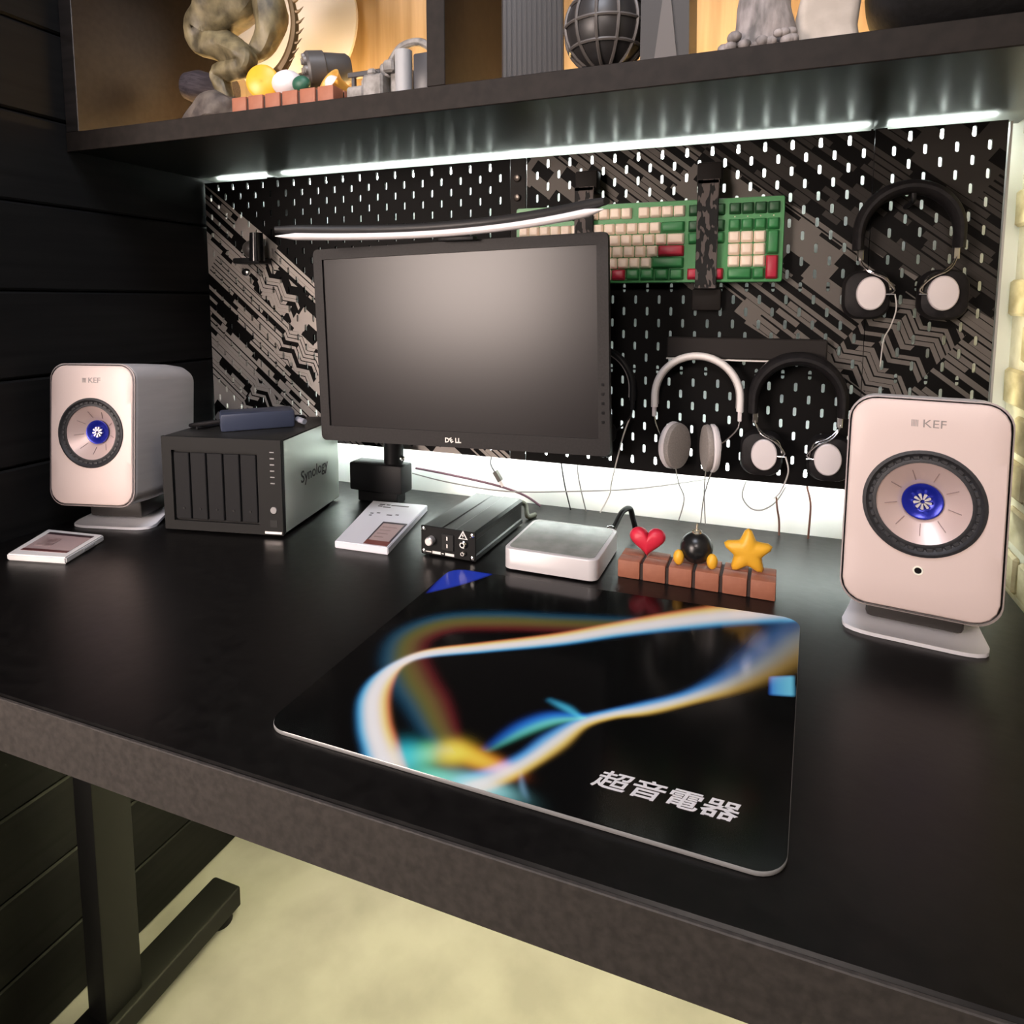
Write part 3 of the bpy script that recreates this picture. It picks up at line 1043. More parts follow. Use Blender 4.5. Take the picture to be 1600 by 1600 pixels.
# ------------------------------------------------------------------ glass mouse pad with printed swirl
PC = np.array([(741, -691), (1189, -696), (1216, -288), (745, -300)], float) / 1000
pad = empty('mouse_pad', 'black glass mouse pad printed with a rainbow light swirl', 'mouse pad', (0.97, -0.49, ZD))
NX, NY = 380, 330
U, V = np.meshgrid(np.linspace(0, 1, NX + 1), np.linspace(0, 1, NY + 1))
Pw = (PC[0] * ((1 - U) * (1 - V))[..., None] + PC[1] * (U * (1 - V))[..., None] + PC[2] * (U * V)[..., None] + PC[3] * ((1 - U) * V)[..., None])
# rounded corners: squeeze the unit square
rc = 0.045
Pmm = Pw * 1000.0
PX, PY = Pmm[..., 0].ravel(), Pmm[..., 1].ravel()
img = np.zeros((PX.size, 3))


def npspline(pts, sub=14):
    P = np.array(pts, float)
    out = []
    for i in range(len(P) - 1):
        p0, p1, p2, p3 = P[max(i - 1, 0)], P[i], P[i + 1], P[min(i + 2, len(P) - 1)]
        for t_ in np.arange(sub) / sub:
            out.append(0.5 * (2 * p1 + (p2 - p0) * t_ + (2 * p0 - 5 * p1 + 4 * p2 - p3) * t_ ** 2 + (3 * p1 - p0 - 3 * p2 + p3) * t_ ** 3))
    out.append(P[-1])
    return np.array(out)


def ribbon(pts, stops):
    """pts rows: x, y, width, strength, side; stops: (offset in widths, sigma, rgb)"""
    S_ = npspline(pts)
    best = np.full(PX.size, 1e9)
    sd = np.zeros(PX.size)
    par = np.zeros((PX.size, 3))
    for a, b in zip(S_[:-1], S_[1:]):
        d = b[:2] - a[:2]
        L2 = d @ d + 1e-9
        tt = np.clip(((PX - a[0]) * d[0] + (PY - a[1]) * d[1]) / L2, 0, 1)
        ex, ey = PX - a[0] - tt * d[0], PY - a[1] - tt * d[1]
        q = np.hypot(ex, ey)
        k = q < best
        best[k] = q[k]
        cr = d[0] * ey - d[1] * ex
        sd[k] = (np.sign(cr) * q)[k]
        for j in range(3):
            par[k, j] = (a[2 + j] + tt * (b[2 + j] - a[2 + j]))[k]
    for off, sg, rgb in stops:
        x = sd * np.sign(par[:, 2] + 1e-9) / par[:, 0]
        g = np.exp(-((x - off * np.minimum(1, np.abs(par[:, 2]))) / sg) ** 2) * par[:, 1]
        img[:] += g[:, None] * np.array(rgb)


def blob(x, y, sx, sy, rgb, ang=0):
    c, s = math.cos(R(ang)), math.sin(R(ang))
    a, b = (PX - x) * c + (PY - y) * s, -(PX - x) * s + (PY - y) * c
    img[:] += np.exp(-(a / sx) ** 2 - (b / sy) ** 2)[:, None] * np.array(rgb)


def clipmask(poly, soft=2.0):
    m_ = np.ones(PX.size)
    n = len(poly)
    for i in range(n):
        a, b = np.array(poly[i], float), np.array(poly[(i + 1) % n], float)
        d = (b - a) / np.linalg.norm(b - a)
        m_ *= np.clip((d[0] * (PY - a[1]) - d[1] * (PX - a[0])) / soft, 0, 1)
    return m_


# faint olive and teal arch behind
ribbon([(1022, -381, 22, .75, 1), (937, -408, 24, .9, 1), (873, -428, 26, 1, 1), (816, -455, 26, 1, 1), (793, -497, 27, .95, 1), (806, -539, 27, 1, 1), (836, -574, 26, 1, 1), (867, -603, 24, 1, 1), (892, -630, 20, 1, 1), (912, -650, 15, .9, 1)],
       [(-0.75, 0.36, (0.002, 0.024, 0.05)), (-0.25, 0.42, (0.042, 0.046, 0.008)), (0.18, 0.36, (0.050, 0.024, 0.010)), (0.62, 0.28, (0.036, 0.002, 0.004))])
# main bright ribbon
ribbon([(1216, -262, 22, .7, -1), (1176, -284, 22, .8, -1), (1124, -312, 21, .95, -1), (1062, -355, 17, 1, -1), (1003, -400, 13, 1, -1), (948, -444, 11, 1, -1), (875, -491, 9, 1, -1), (824, -524, 9, 1, -.6), (806, -552, 9, 1, .3), (804, -585, 11, 1, .9), (814, -618, 12.5, 1, 1), (836, -652, 12.5, 1, 1), (859, -678, 12.5, 1, 1), (881, -702, 12.5, 1, 1)],
       [(-0.85, 0.36, (0.01, 0.26, 0.65)), (-0.15, 0.52, (1.1, 1.15, 1.2)), (0.55, 0.42, (1.1, 0.58, 0.12)), (1.05, 0.22, (0.24, 0.02, 0.02))])
# lower ribbon coming from the right edge
ribbon([(1236, -310, 36, .12, 1), (1212, -348, 32, .17, 1), (1180, -408, 25, .20, 1), (1146, -461, 16, .34, 1), (1108, -504, 9, .8, 1), (1070, -538, 8, 1.1, 1), (1039, -560, 6, 1.2, 1), (1016, -583, 7, 1.1, 1), (1001, -616, 10, 1.1, 1), (987, -647, 9, 1.1, 1), (971, -673, 10, 1.1, 1), (950, -697, 11, 1, 1)],
       [(-0.8, 0.5, (0.03, 0.18, 0.55)), (-0.1, 0.45, (0.55, 0.60, 0.45)), (0.5, 0.45, (0.60, 0.36, 0.06)), (-0.45, 0.6, (0.04, 0.08, 0.24))])
# bottom flare
blob(884, -683, 14, 17, (0.02, 0.45, 0.60), 20)
blob(901, -672, 12, 13, (0.10, 0.55, 0.22))
blob(921, -662, 13, 13, (0.85, 0.62, 0.05), -20)
blob(943, -661, 20, 9, (0.95, 0.40, 0.03), -15)
blob(967, -664, 14, 7, (0.75, 0.16, 0.02), -10)
blob(960, -690, 24, 9, (0.25, 0.75, 0.80), -5)
blob(925, -694, 22, 8, (0.10, 0.65, 0.40), -5)
# small teal wisp
ribbon([(948, -646, 5, .15, 1), (967, -610, 8, .8, 1), (988, -586, 8, 1, 1), (1014, -573, 4, .9, 1)], [(-0.5, 0.6, (0.06, 0.36, 0.22)), (0.3, 0.8, (0.01, 0.10, 0.55))])
ribbon([(978, -559, 4, .3, 1), (997, -566, 5, .9, 1), (1013, -575, 3, .9, 1)], [(0, 0.9, (0.03, 0.28, 0.50))])
ribbon([(1000, -690, 3, .1, 1), (992, -679, 3, .5, 1), (984, -662, 2, .1, 1)], [(0, 0.9, (0.10, 0.22, 0.35))])
# blue corner and bright square at the edges
mk = clipmask([(748, -394), (786, -348), (812, -298), (737, -296)], 6.0)
img += mk[:, None] * np.array((0.008, 0.022, 0.30))
mk = clipmask([(1178, -474), (1204, -467), (1205, -424), (1178, -436)], 5.0)
ramp = np.clip((PX - 1176) / 28, 0, 1)
img += mk[:, None] * (np.array((0.01, 0.06, 0.5)) * (1 - ramp[:, None]) + np.array((0.10, 0.5, 0.85)) * ramp[:, None])
img = 1 - np.exp(-2.4 * img)
img = img * 0.94 + 0.003
# rounded corner squeeze of the grid
def squeeze(u, v):
    a, b = 2 * u - 1, 2 * v - 1
    rx, ry = 0.10, 0.115
    dx, dy = np.maximum(np.abs(a) - (1 - rx), 0) / rx, np.maximum(np.abs(b) - (1 - ry), 0) / ry
    mx, ln = np.maximum(dx, dy), np.hypot(dx, dy)
    f = np.where(ln > 1e-9, mx / np.maximum(ln, 1e-9), 1)
    na_ = np.where(dx > 0, np.sign(a) * ((1 - rx) + dx * f * rx), a)
    nb_ = np.where(dy > 0, np.sign(b) * ((1 - ry) + dy * f * ry), b)
    return (na_ + 1) / 2, (nb_ + 1) / 2


U2, V2 = squeeze(U, V)
Ps = (PC[0] * ((1 - U2) * (1 - V2))[..., None] + PC[1] * (U2 * (1 - V2))[..., None] + PC[2] * (U2 * V2)[..., None] + PC[3] * ((1 - U2) * V2)[..., None])
co = np.zeros((PX.size, 3))
co[:, 0] = Ps[..., 0].ravel() - 0.97
co[:, 1] = Ps[..., 1].ravel() + 0.49
co[:, 2] = 0.0042
idx = np.arange(PX.size).reshape(NY + 1, NX + 1)
fc = np.stack([idx[:-1, :-1].ravel(), idx[:-1, 1:].ravel(), idx[1:, 1:].ravel(), idx[1:, :-1].ravel()], 1)
me = bpy.data.meshes.new('printed_surface')
me.from_pydata(co.tolist(), [], fc.tolist())
ca_ = me.color_attributes.new('print', 'FLOAT_COLOR', 'POINT')
ca_.data.foreach_set('color', np.concatenate([img, np.ones((PX.size, 1))], 1).astype(np.float32).ravel())
me.materials.append(vcol('pad_print', 0.14, spec=0.25))
o = bpy.data.objects.new('printed_surface', me)
link(o, pad)
rim = np.concatenate([idx[0, :], idx[1:, -1], idx[-1, -2::-1], idx[-2:0:-1, 0]])[::4]
bm = bmesh.new()
loft(bm, [[(co[i, 0] * k, co[i, 1] * k, z) for i in rim] for k, z in ((1.0, 0.0003), (1.0015, 0.0008), (1.0018, 0.0034), (1.0, 0.0041))], True, False)
fin('glass_edge', bm, mat('polished_glass_edge', (0.30, 0.30, 0.30), 0.12, 0.0, 0.8), pad, 50)
textmesh('pad_lettering', '超音電器', 0.0230, mat('pad_white_ink', (0.80, 0.78, 0.80), 0.4), pad, (1.0985 - 0.97, -0.6480 + 0.49, 0.0046), (0, 0, R(0)), shear=0.30, sx=1.22, ext=0.00015, bold=0.00028)

# ------------------------------------------------------------------ keyboard held on the pegboard
KG = mat('key_green', (0.030, 0.200, 0.062), 0.45)
KD = mat('key_dark_green', (0.022, 0.085, 0.035), 0.45)
KC = mat('key_cream', (0.88, 0.74, 0.62), 0.5)
KR = mat('key_crimson', (0.42, 0.016, 0.045), 0.45)
KF = mat('keyboard_frame_green', (0.030, 0.215, 0.055), 0.4)
kb = empty('keyboard', 'green keyboard with cream and crimson keys strapped to the pegboard', 'keyboard', (1.1835, -0.012, Z(-80.5)))
KU = 0.01905
KWD, KHT = 0.441, 0.132
bm = bmesh.new()
loft(bm, [[(x - KWD / 2, y, z - KHT / 2) for x, z in rrect(KWD + g, KHT + g, 0.004, 4)] for y, g in ((0.004, -0.004), (0.002, 0), (-0.015, 0), (-0.0165, -0.0015), (-0.0165, -0.010))], True, True)
fin('frame', bm, KF, kb, 30)
kcache = {}


def key(col, row, wu, m_, hu=1.0):
    """col, row in key units from the left top key"""
    kk = (wu, hu, m_.name)
    if kk not in kcache:
        bm = bmesh.new()
        wd, ht = wu * KU - 0.0012, hu * KU - 0.0012
        loft(bm, [[(x, y, z + dz) for x, z in rrect(wd - g, ht - g, 0.0018, 2)] for y, g, dz in ((0, 0, 0), (-0.003, 0.0006, 0), (-0.0085, 0.0050, 0.0008), (-0.0090, 0.0062, 0.0008))], False, True)
        o_ = fin('key', bm, m_, kb, 40)
        kcache[kk] = o_
    else:
        o_ = kcache[kk].copy()
        COL.objects.link(o_)
    xl = -KWD + 0.0062 + (col + wu / 2) * KU
    zt_ = -0.0075 - (row + (0.32 if row >= 1 else 0) + hu / 2) * KU
    o_.location = (xl, -0.0166, zt_)


for c_, m_ in ((0, KR), (2, KD), (3, KD), (4, KD), (5, KD), (6.5, KC), (7.5, KC), (8.5, KC), (9.5, KC), (11, KC), (12, KC), (13, KC), (14, KC)):
    key(c_, 0, 1, m_)
for i in range(13):
    key(i, 1, 1, KC)
key(13, 1, 2, KG)
key(0, 2, 1.5, KG)
for i in range(12):
    key(1.5 + i, 2, 1, KC)
key(13.5, 2, 1.5, KC)
key(0, 3, 1.75, KG)
for i in range(11):
    key(1.75 + i, 3, 1, KC)
key(12.75, 3, 2.25, KR)
key(0, 4, 2.25, KG)
for i in range(10):
    key(2.25 + i, 4, 1, KC)
key(12.25, 4, 2.75, KG)
for c_, wu, m_ in ((0, 1.25, KG), (1.25, 1.25, KG), (2.5, 1.25, KG), (3.75, 5.0, KC), (8.75, 1.25, KR), (10.0, 1.25, KG), (11.25, 1.25, KG), (12.5, 1.25, KG), (13.75, 1.25, KG)):
    key(c_, 5, wu, m_)
for i in range(3):
    key(15.25 + i, 0, 1, KD)
    key(15.25 + i, 1, 1, KD)
    key(15.25 + i, 2, 1, KG)
    key(15.25 + i, 5, 1, KR)
key(16.25, 4, 1, KR)
for i in range(4):
    key(18.5 + i, 0, 1, KD)
    key(18.5 + i, 1, 1, KG)
for r_ in range(3):
    for i in range(3):
        key(18.5 + i, 2 + r_, 1, KC)
key(21.5, 2, 1, KG, 2)
key(21.5, 4, 1, KR, 2)
key(18.5, 5, 2, KG)
key(20.5, 5, 1, KG)
for i in range(4):
    bm = bmesh.new()
    ball(bm, (-KWD + 0.0062 + (19.0 + i) * KU, -0.0166, -0.0075 - 1.16 * KU), 0.0011, 1)
    fin('indicator_light', bm, KC, kb)

STRAP = noisy('patterned_strap', (0.010, 0.010, 0.010), (0.10, 0.085, 0.080), (150, 150, 60), 0.65, 0.1, 1, spec=0.2, lo=0.52, hi=0.56)
CLIP = mat('clip_black', (0.012, 0.010, 0.009), 0.65, 0.0, 0.15)


def strap(xc, label):
    t = empty('keyboard_strap', label, 'strap', (xc, 0, Z(-140)))
    nbox('top_clip', (-0.019, -0.030, 0.080), (0.019, -0.0006, 0.117), CLIP, t, 0.003, 2)
    nbox('strap_band', (-0.0165, -0.0425, -0.078), (0.0165, -0.0395, 0.088), STRAP, t, 0.001, 1)
    nbox('strap_return', (-0.0165, -0.0425, 0.082), (0.0165, -0.028, 0.088), STRAP, t)
    nbox('strap_fold', (-0.0165, -0.0425, -0.082), (0.0165, -0.004, -0.0775), STRAP, t)
    nbox('bottom_clip', (-0.023, -0.016, -0.118), (0.023, -0.0006, -0.0825), CLIP, t, 0.003, 2)
    return t


strap(1.0700, 'black patterned strap clip crossing the keyboard by its number pad')
strap(0.8690, 'black patterned strap clip behind the light bar\'s right end')

# ------------------------------------------------------------------ headphones
PADM = noisy('ear_pad_leather', (0.009, 0.008, 0.009), (0.015, 0.0135, 0.014), (90, 90, 90), 0.55, 0.1, spec=0.2)
STEELW = mat('polished_wire', (0.80, 0.78, 0.78), 0.16, 1.0)
PLATEM = mat('cup_plate', (0.76, 0.70, 0.71), 0.40, 0.25)


def arc(hw, hh, z_end, n=28, inner=0.0):
    """half ellipse from left end over the top to the right end, then straight down to z_end"""
    P = []
    for i in range(n + 1):
        a = math.pi * (1 - i / n)
        P.append(((hw - inner) * math.cos(a), 0.0, (hh - inner) * math.sin(a) - hh))
    return [(-(hw - inner), 0, z_end)] + P + [((hw - inner), 0, z_end)]


def over_ear(label, loc):
    """origin at the top of the band; cups lie flat against the board"""
    t = empty('headphones', label, 'headphones', loc, 0, 'headphones on the pegboard')
    bm = bmesh.new()
    P = arc(0.064, 0.066, -0.088)
    rr = [0.0092 + 0.0035 * math.sin(math.pi * i / (len(P) - 1)) for i in range(len(P))]
    tube(bm, P, rr, 14, True, (0.85, 1.5))
    fin('headband', bm, PADM, t)
    for sx in (-1, 1):
        cx, cz = sx * 0.0455, -0.152
        for dy, off in ((-0.003, 0.0), (0.003, 0.004)):
            bm = bmesh.new()
            tube(bm, spline([(sx * 0.063, dy, -0.086), (sx * 0.060, dy - 0.003, -0.105), (sx * (0.050 - off), dy - 0.010, -0.120), (sx * (0.030 - off), dy - 0.014, -0.130), (sx * (0.016 + off), dy - 0.014, -0.146), (sx * 0.020, -0.016, -0.152)]), 0.0013, 8)
            fin('yoke', bm, STEELW, t)
        nbox('slider', (sx * 0.0605 - 0.004, -0.006, -0.104), (sx * 0.0605 + 0.004, 0.005, -0.087), STEELW, t, 0.001, 1)
        cup = empty_part('ear_cup', t)
        bm = bmesh.new()
        rings = []
        for y, g in ((0.024, -0.012), (0.021, 0.0), (0.006, 0.002), (-0.006, -0.004), (-0.010, -0.018)):
            rings.append([(cx + sx * 0.004 + x, y, cz - 0.002 + z) for x, z in rrect(0.062 + g, 0.070 + g, 0.022, 6)])
        loft(bm, rings)
        cup.data = None if False else cup.data
        o_ = fin('ear_pad', bm, PADM, cup)
        bm = bmesh.new()
        prof = [(1.0, -0.008), (1.0, -0.0165), (0.93, -0.0180), (0.001, -0.0185)]
        rings = [[(cx + 0.0192 * k * math.cos(2 * math.pi * i / 36), y, cz + 0.0245 * k * math.sin(2 * math.pi * i / 36)) for i in range(36)] for k, y in prof]
        loft(bm, rings, True, False)
        fin('cup_plate', bm, PLATEM, cup)
        bm = bmesh.new()
        cyl(bm, (cx - sx * 0.018, -0.0150, cz - 0.001), (cx - sx * 0.030, -0.0150, cz - 0.001), 0.0013, 0.0013, 8)
        fin('pivot_pin', bm, STEELW, cup)
    return t


def empty_part(name, parent):
    """a part that only groups its own pieces: a small hidden-from-nothing hinge mesh carries them"""
    bm = bmesh.new()
    sx = -1 if not any(c.name.startswith('ear_cup') for c in parent.children) else 1
    cyl(bm, (sx * 0.0455, -0.004, -0.152), (sx * 0.0455, 0.018, -0.152), 0.024, 0.024, 20)
    return fin(name, bm, BLACK, parent)


hA = over_ear('black headphones with silver oval cups hanging high near the brick wall', (1.3500, -0.034, Z(-79)))
bm = bmesh.new()
tube(bm, spline([(-0.014, -0.012, -0.153), (-0.011, -0.010, -0.175), (-0.016, -0.004, -0.20), (-0.022, 0.010, -0.222), (-0.023, 0.020, -0.262)]), 0.0009, 6)
fin('cable', bm, mat('cable_pale', (0.60, 0.58, 0.55), 0.4), hA)
hC = over_ear('black headphones with silver oval cups half behind the near loudspeaker', (1.2130, -0.036, Z(-331)))
bm = bmesh.new()
tube(bm, spline([(-0.014, -0.012, -0.153), (-0.009, -0.010, -0.178), (-0.018, 0.012, -0.215), (-0.027, 0.055, -0.240)]), 0.0012, 6)
fin('cable', bm, mat('cable_pale', (0, 0, 0)), hC)


def on_ear(label, loc, bandm, cupm, plate):
    t = empty('headphones', label, 'headphones', loc, 0, 'headphones on the pegboard')
    bm = bmesh.new()
    P = arc(0.068, 0.068, -0.088)
    tube(bm, P, 0.0064, 14, True, (0.9, 1.3))
    fin('headband', bm, bandm, t)
    bm = bmesh.new()
    tube(bm, arc(0.068, 0.068, -0.083, inner=0.0052), 0.0022, 10, True, (0.8, 2.2))
    fin('band_lining', bm, mat('lining_grey', (0.30, 0.28, 0.27), 0.6), t)
    for sx, cx, ang in ((-1, -0.034, 60), (1, 0.026, -72)):
        nbox('slider', (sx * 0.068 - 0.003, -0.005, -0.104), (sx * 0.068 + 0.003, 0.005, -0.087), cupm, t, 0.001, 1)
        bm = bmesh.new()
        tube(bm, spline([(sx * 0.068, 0, -0.103), (sx * 0.064, -0.002, -0.118), (cx + sx * 0.020, -0.006, -0.138), (cx + sx * 0.008, -0.006, -0.146)]), 0.0014, 8)
        fin('yoke', bm, STEELW if bandm is not BLACK else STEEL, t)
        bm = bmesh.new()
        lathe(bm, [(0.0001, -0.003), (0.030, -0.003), (0.033, 0.0), (0.033, 0.004), (0.030, 0.008), (0.0001, 0.008)], 32, 'y')
        for v in bm.verts:
            v.co.z *= 1.2
        cup = fin('ear_cup', bm, cupm, t, 40, (cx, -0.006, -0.150), (0, 0, R(ang)))
        bm = bmesh.new()
        lathe(bm, [(0.0315, -0.0032), (0.0325, -0.006), (0.031, -0.0115), (0.026, -0.0130), (0.0001, -0.0125)], 32, 'y')
        for v in bm.verts:
            v.co.z *= 1.2
        fin('ear_pad', bm, plate, cup, 40)
        bm = bmesh.new()
        ball(bm, (sx * 0.002, 0.011, 0.004), 0.010, 2, (1, 0.5, 1.5))
        fin('hinge', bm, cupm, cup)
    return t


WBAND = mat('white_band', (0.82, 0.78, 0.76), 0.35)
GPAD = noisy('grey_ear_pad', (0.24, 0.215, 0.20), (0.30, 0.27, 0.25), (400, 400, 400), 0.7, 0.2)
hB = on_ear('white band headphones with grey pads hanging on the lower pegboard', (1.0610, -0.034, Z(-331)), WBAND, mat('cup_pale', (0.70, 0.66, 0.67), 0.35), GPAD)
for x0_, x1_, x2_ in ((-0.030, -0.020, -0.030), (0.019, 0.014, 0.016), (0.029, 0.012, 0.008)):
    bm = bmesh.new()
    tube(bm, spline([(x0_, -0.006, -0.186), ((x0_ + x1_) / 2, 0.0, -0.215), (x1_, 0.045, -0.255), (x2_, 0.058, -0.300)]), 0.0010, 6)
    fin('cable', bm, mat('cable_grey', (0.20, 0.195, 0.18), 0.5), hB)
hD = on_ear('thin black headphones mostly hidden behind the monitor edge', (0.8880, -0.034, Z(-322)), BLACK, BLACK, RUBBER)
bm = bmesh.new()
tube(bm, spline([(0.064, 0, -0.118), (0.054, -0.004, -0.150), (0.044, 0.0, -0.19), (0.030, 0.02, -0.24), (0.018, 0.06, -0.275), (0.0, 0.065, -0.312)]), 0.0013, 6)
fin('cable', bm, mat('cable_pale', (0, 0, 0)), hD)

hg = empty('headphone_rail', 'flat black rail on the pegboard above the lower headphones', 'rail', (1.131, -0.012, Z(-320)))
nbox('rail_plate', (-0.122, -0.010, -0.016), (0.122, 0.0115, 0.018), mat('rail_black', (0.024, 0.021, 0.020), 0.65, 0.0, 0.12), hg, 0.002, 1)
nbox('rail_lip', (-0.122, -0.012, -0.019), (0.122, 0.010, -0.0165), SILVER, hg)
bm = bmesh.new()
tube(bm, spline([(0, 0.004, 0), (0, -0.030, 0), (0, -0.056, 0.002), (0, -0.060, 0.012)]), 0.0035, 8)
o = fin('peg_hook', bm, BLACK, None, 35, (1.350, 0.0005, Z(-103)))
tag(o, 'small black peg hook inside the upper headphone band', 'hook')

# small black clamp on the left board
t = empty('swivel_clamp', 'small black swivel clamp on the left pegboard by the light bar', 'clamp', (0.150, -0.001, Z(-140)))
nbox('base', (-0.040, -0.040, -0.026), (0.030, -0.001, -0.014), BLACK, t, 0.003, 2)
bm = bmesh.new()
cyl(bm, (0.022, -0.036, -0.022), (0.022, -0.036, 0.036), 0.016, 0.013, 20)
fin('post', bm, BLACKG, t)
bm = bmesh.new()
ball(bm, (0.002, -0.030, 0.004), 0.020, 3, (1.0, 0.7, 0.9))
fin('swivel', bm, mat('swivel_grey', (0.06, 0.055, 0.052), 0.3), t)
bm = bmesh.new()
ball(bm, (-0.010, -0.034, -0.044), 0.009, 2, (1.3, 0.6, 0.9))
fin('lens', bm, CHROME, t)

# ------------------------------------------------------------------ loose cables along the back
def cable(label, pts, r, m_, name='cable', group=None):
    bm = bmesh.new()
    tube(bm, spline([(x / 1000, y / 1000, Z(z)) for x, y, z in pts]), r, 8)
    o_ = fin(name, bm, m_)
    return tag(o_, label, 'cable', group)


CG = mat('cable_grey', (0, 0, 0))
CPU_ = mat('cable_plum', (0.12, 0.05, 0.075), 0.5)
CBR = mat('cable_brown', (0.16, 0.07, 0.05), 0.5)
cable('plum coloured cable sagging from the monitor arm to the amplifier', [(500, 32, -586), (577, 28, -591), (674, 26, -601), (735, 30, -616), (772, 30, -635)], 0.0024, CPU_)
cable('long thin grey cable drooping along the lit wall', [(487, 40, -600), (577, 30, -608), (701, 26, -612), (843, 26, -597), (962, 30, -580), (1100, 40, -548)], 0.0013, CG)
cable('thin dark cable hanging below the monitor\'s right half', [(806, 25, -500), (811, 25, -529), (820, 25, -584), (830, 35, -637)], 0.0013, BLACK)
cable('thin grey cable hanging left of the hidden headphones', [(846, 25, -505), (848, 25, -528), (846, 25, -563), (860, 35, -637)], 0.0013, CG)
cable('pale looped cable under the black lower headphones', [(1141, 30, -549), (1136, 25, -574), (1149, 25, -593), (1168, 25, -595), (1189, 25, -579), (1204, 30, -552)], 0.0013, CG)
cable('brown cable dropping below the black lower headphones', [(1190, 25, -570), (1192, 25, -588), (1196, 30, -612), (1197, 30, -637)], 0.0016, CBR)
cable('brown cable hanging close to the near loudspeaker', [(1235, 22, -535), (1237, 25, -550), (1243, 25, -579), (1242, 30, -637)], 0.0017, CBR)
u = empty('usb_cable', 'grey plug cable dangling below the monitor', 'cable', (0.675, 0.025, Z(-520)))
bm = bmesh.new()
tube(bm, spline([(0.0, 0, 0.0), (-0.002, 0, -0.018), (-0.005, 0, -0.040), (0.004, 0, -0.056)]), 0.0014, 8)
fin('lead', bm, mat('lead_dark', (0.06, 0.06, 0.06), 0.5), u)
bm = bmesh.new()
tube(bm, [(0.004, 0, -0.054), (0.016, 0, -0.072)], 0.0062, 4)
fin('plug', bm, mat('plug_dark', (0.10, 0.095, 0.085), 0.5), u)
bm = bmesh.new()
tube(bm, [(0.016, 0, -0.072), (0.0225, 0, -0.0815)], 0.0050, 4)
fin('plug_tip', bm, SILVER, u)

# ------------------------------------------------------------------ things on the shelf
ZS = Z(50)
BRZ = noisy('aged_bronze', (0.050, 0.040, 0.020), (0.24, 0.20, 0.11), (38, 38, 26), 0.5, 1.0, 6, 0.0)


def gnarl(bm, pts, rs, n=14, seed=1, amp=0.22, sub=6):
    """lumpy twisted limb"""
    rnd = random.Random(seed)
    P = spline(pts, sub)
    rr = []
    for i in range(len(P)):
        f = i / (len(P) - 1) * (len(rs) - 1)
        k = min(int(f), len(rs) - 2)
        rr.append(rs[k] * (1 - f + k) + rs[k + 1] * (f - k))
    start = len(bm.verts)
    tube(bm, P, rr, n)
    bm.verts.ensure_lookup_table()
    ph = [rnd.uniform(0, 6.28) for _ in range(4)]
    nr = len(P)
    for i in range(nr):
        for k in range(n):
            v = bm.verts[start + i * n + k]
            a = 2 * math.pi * k / n
            d = math.sin(3 * a + i * 0.45 + ph[0]) * 0.5 + math.sin(5 * a - i * 0.3 + ph[1]) * 0.35 + math.sin(2 * a + i * 0.9 + ph[2]) * 0.35
            v.co = P[i] + (v.co - P[i]) * (1 + amp * d)


sc = empty('bronze_sculpture', 'gnarled bronze abstract sculpture on the shelf with a thorny stem', 'sculpture', (0.295, -0.235, ZS))
bm = bmesh.new()
gnarl(bm, [(-0.085, -0.02, 0.0), (-0.04, -0.02, 0.012), (0.0, -0.018, 0.024), (0.030, -0.01, 0.012), (0.050, -0.01, 0.004)], [0.004, 0.022, 0.034, 0.026, 0.006], 18, 3, 0.18)
for v in bm.verts:
    v.co.z = max(v.co.z, 0.0003)
fin('rock_base', bm, noisy('dark_rock', (0.045, 0.036, 0.034), (0.13, 0.11, 0.095), (40, 40, 40), 0.7, 0.8), sc)
bm = bmesh.new()
gnarl(bm, [(0.022, -0.012, 0.020), (0.008, -0.012, 0.055), (0.000, -0.010, 0.085), (0.055, -0.02, 0.085), (0.060, -0.02, 0.100), (0.010, -0.012, 0.125), (-0.030, -0.010, 0.150), (-0.010, -0.010, 0.175), (0.030, -0.005, 0.215), (0.025, 0.0, 0.27)],
      [0.010, 0.014, 0.017, 0.016, 0.020, 0.027, 0.032, 0.040, 0.054, 0.05], 22, 5, 0.16)
fin('twisted_body', bm, BRZ, sc)
bm = bmesh.new()
gnarl(bm, [(0.052, 0.0, 0.105), (0.085, 0.0, 0.125), (0.098, 0.0, 0.17), (0.075, 0.0, 0.23), (0.04, 0.0, 0.26)], [0.010, 0.020, 0.026, 0.026, 0.02], 16, 8, 0.12)
fin('curled_limb', bm, BRZ, sc)
bm = bmesh.new()
stem = spline([(0.075, -0.005, 0.062), (0.115, -0.005, 0.075), (0.140, -0.005, 0.105), (0.150, -0.005, 0.145), (0.142, -0.005, 0.190), (0.125, -0.005, 0.24)], 8)
tube(bm, stem, [0.010 - 0.006 * i / (len(stem) - 1) for i in range(len(stem))], 8)
st_ = fin('thorny_stem', bm, mat('stem_bronze', (0.12, 0.075, 0.03), 0.4, 0.3), sc)
for i in range(6, len(stem), 3):
    p = stem[i]
    bm = bmesh.new()
    tube(bm, [p, p + Vector((0.011, 0, 0.002)), p + Vector((0.019, 0, 0.0075))], [0.0045, 0.002, 0.0003], 6)
    fin('thorn', bm, mat('stem_bronze', (0, 0, 0)), st_)

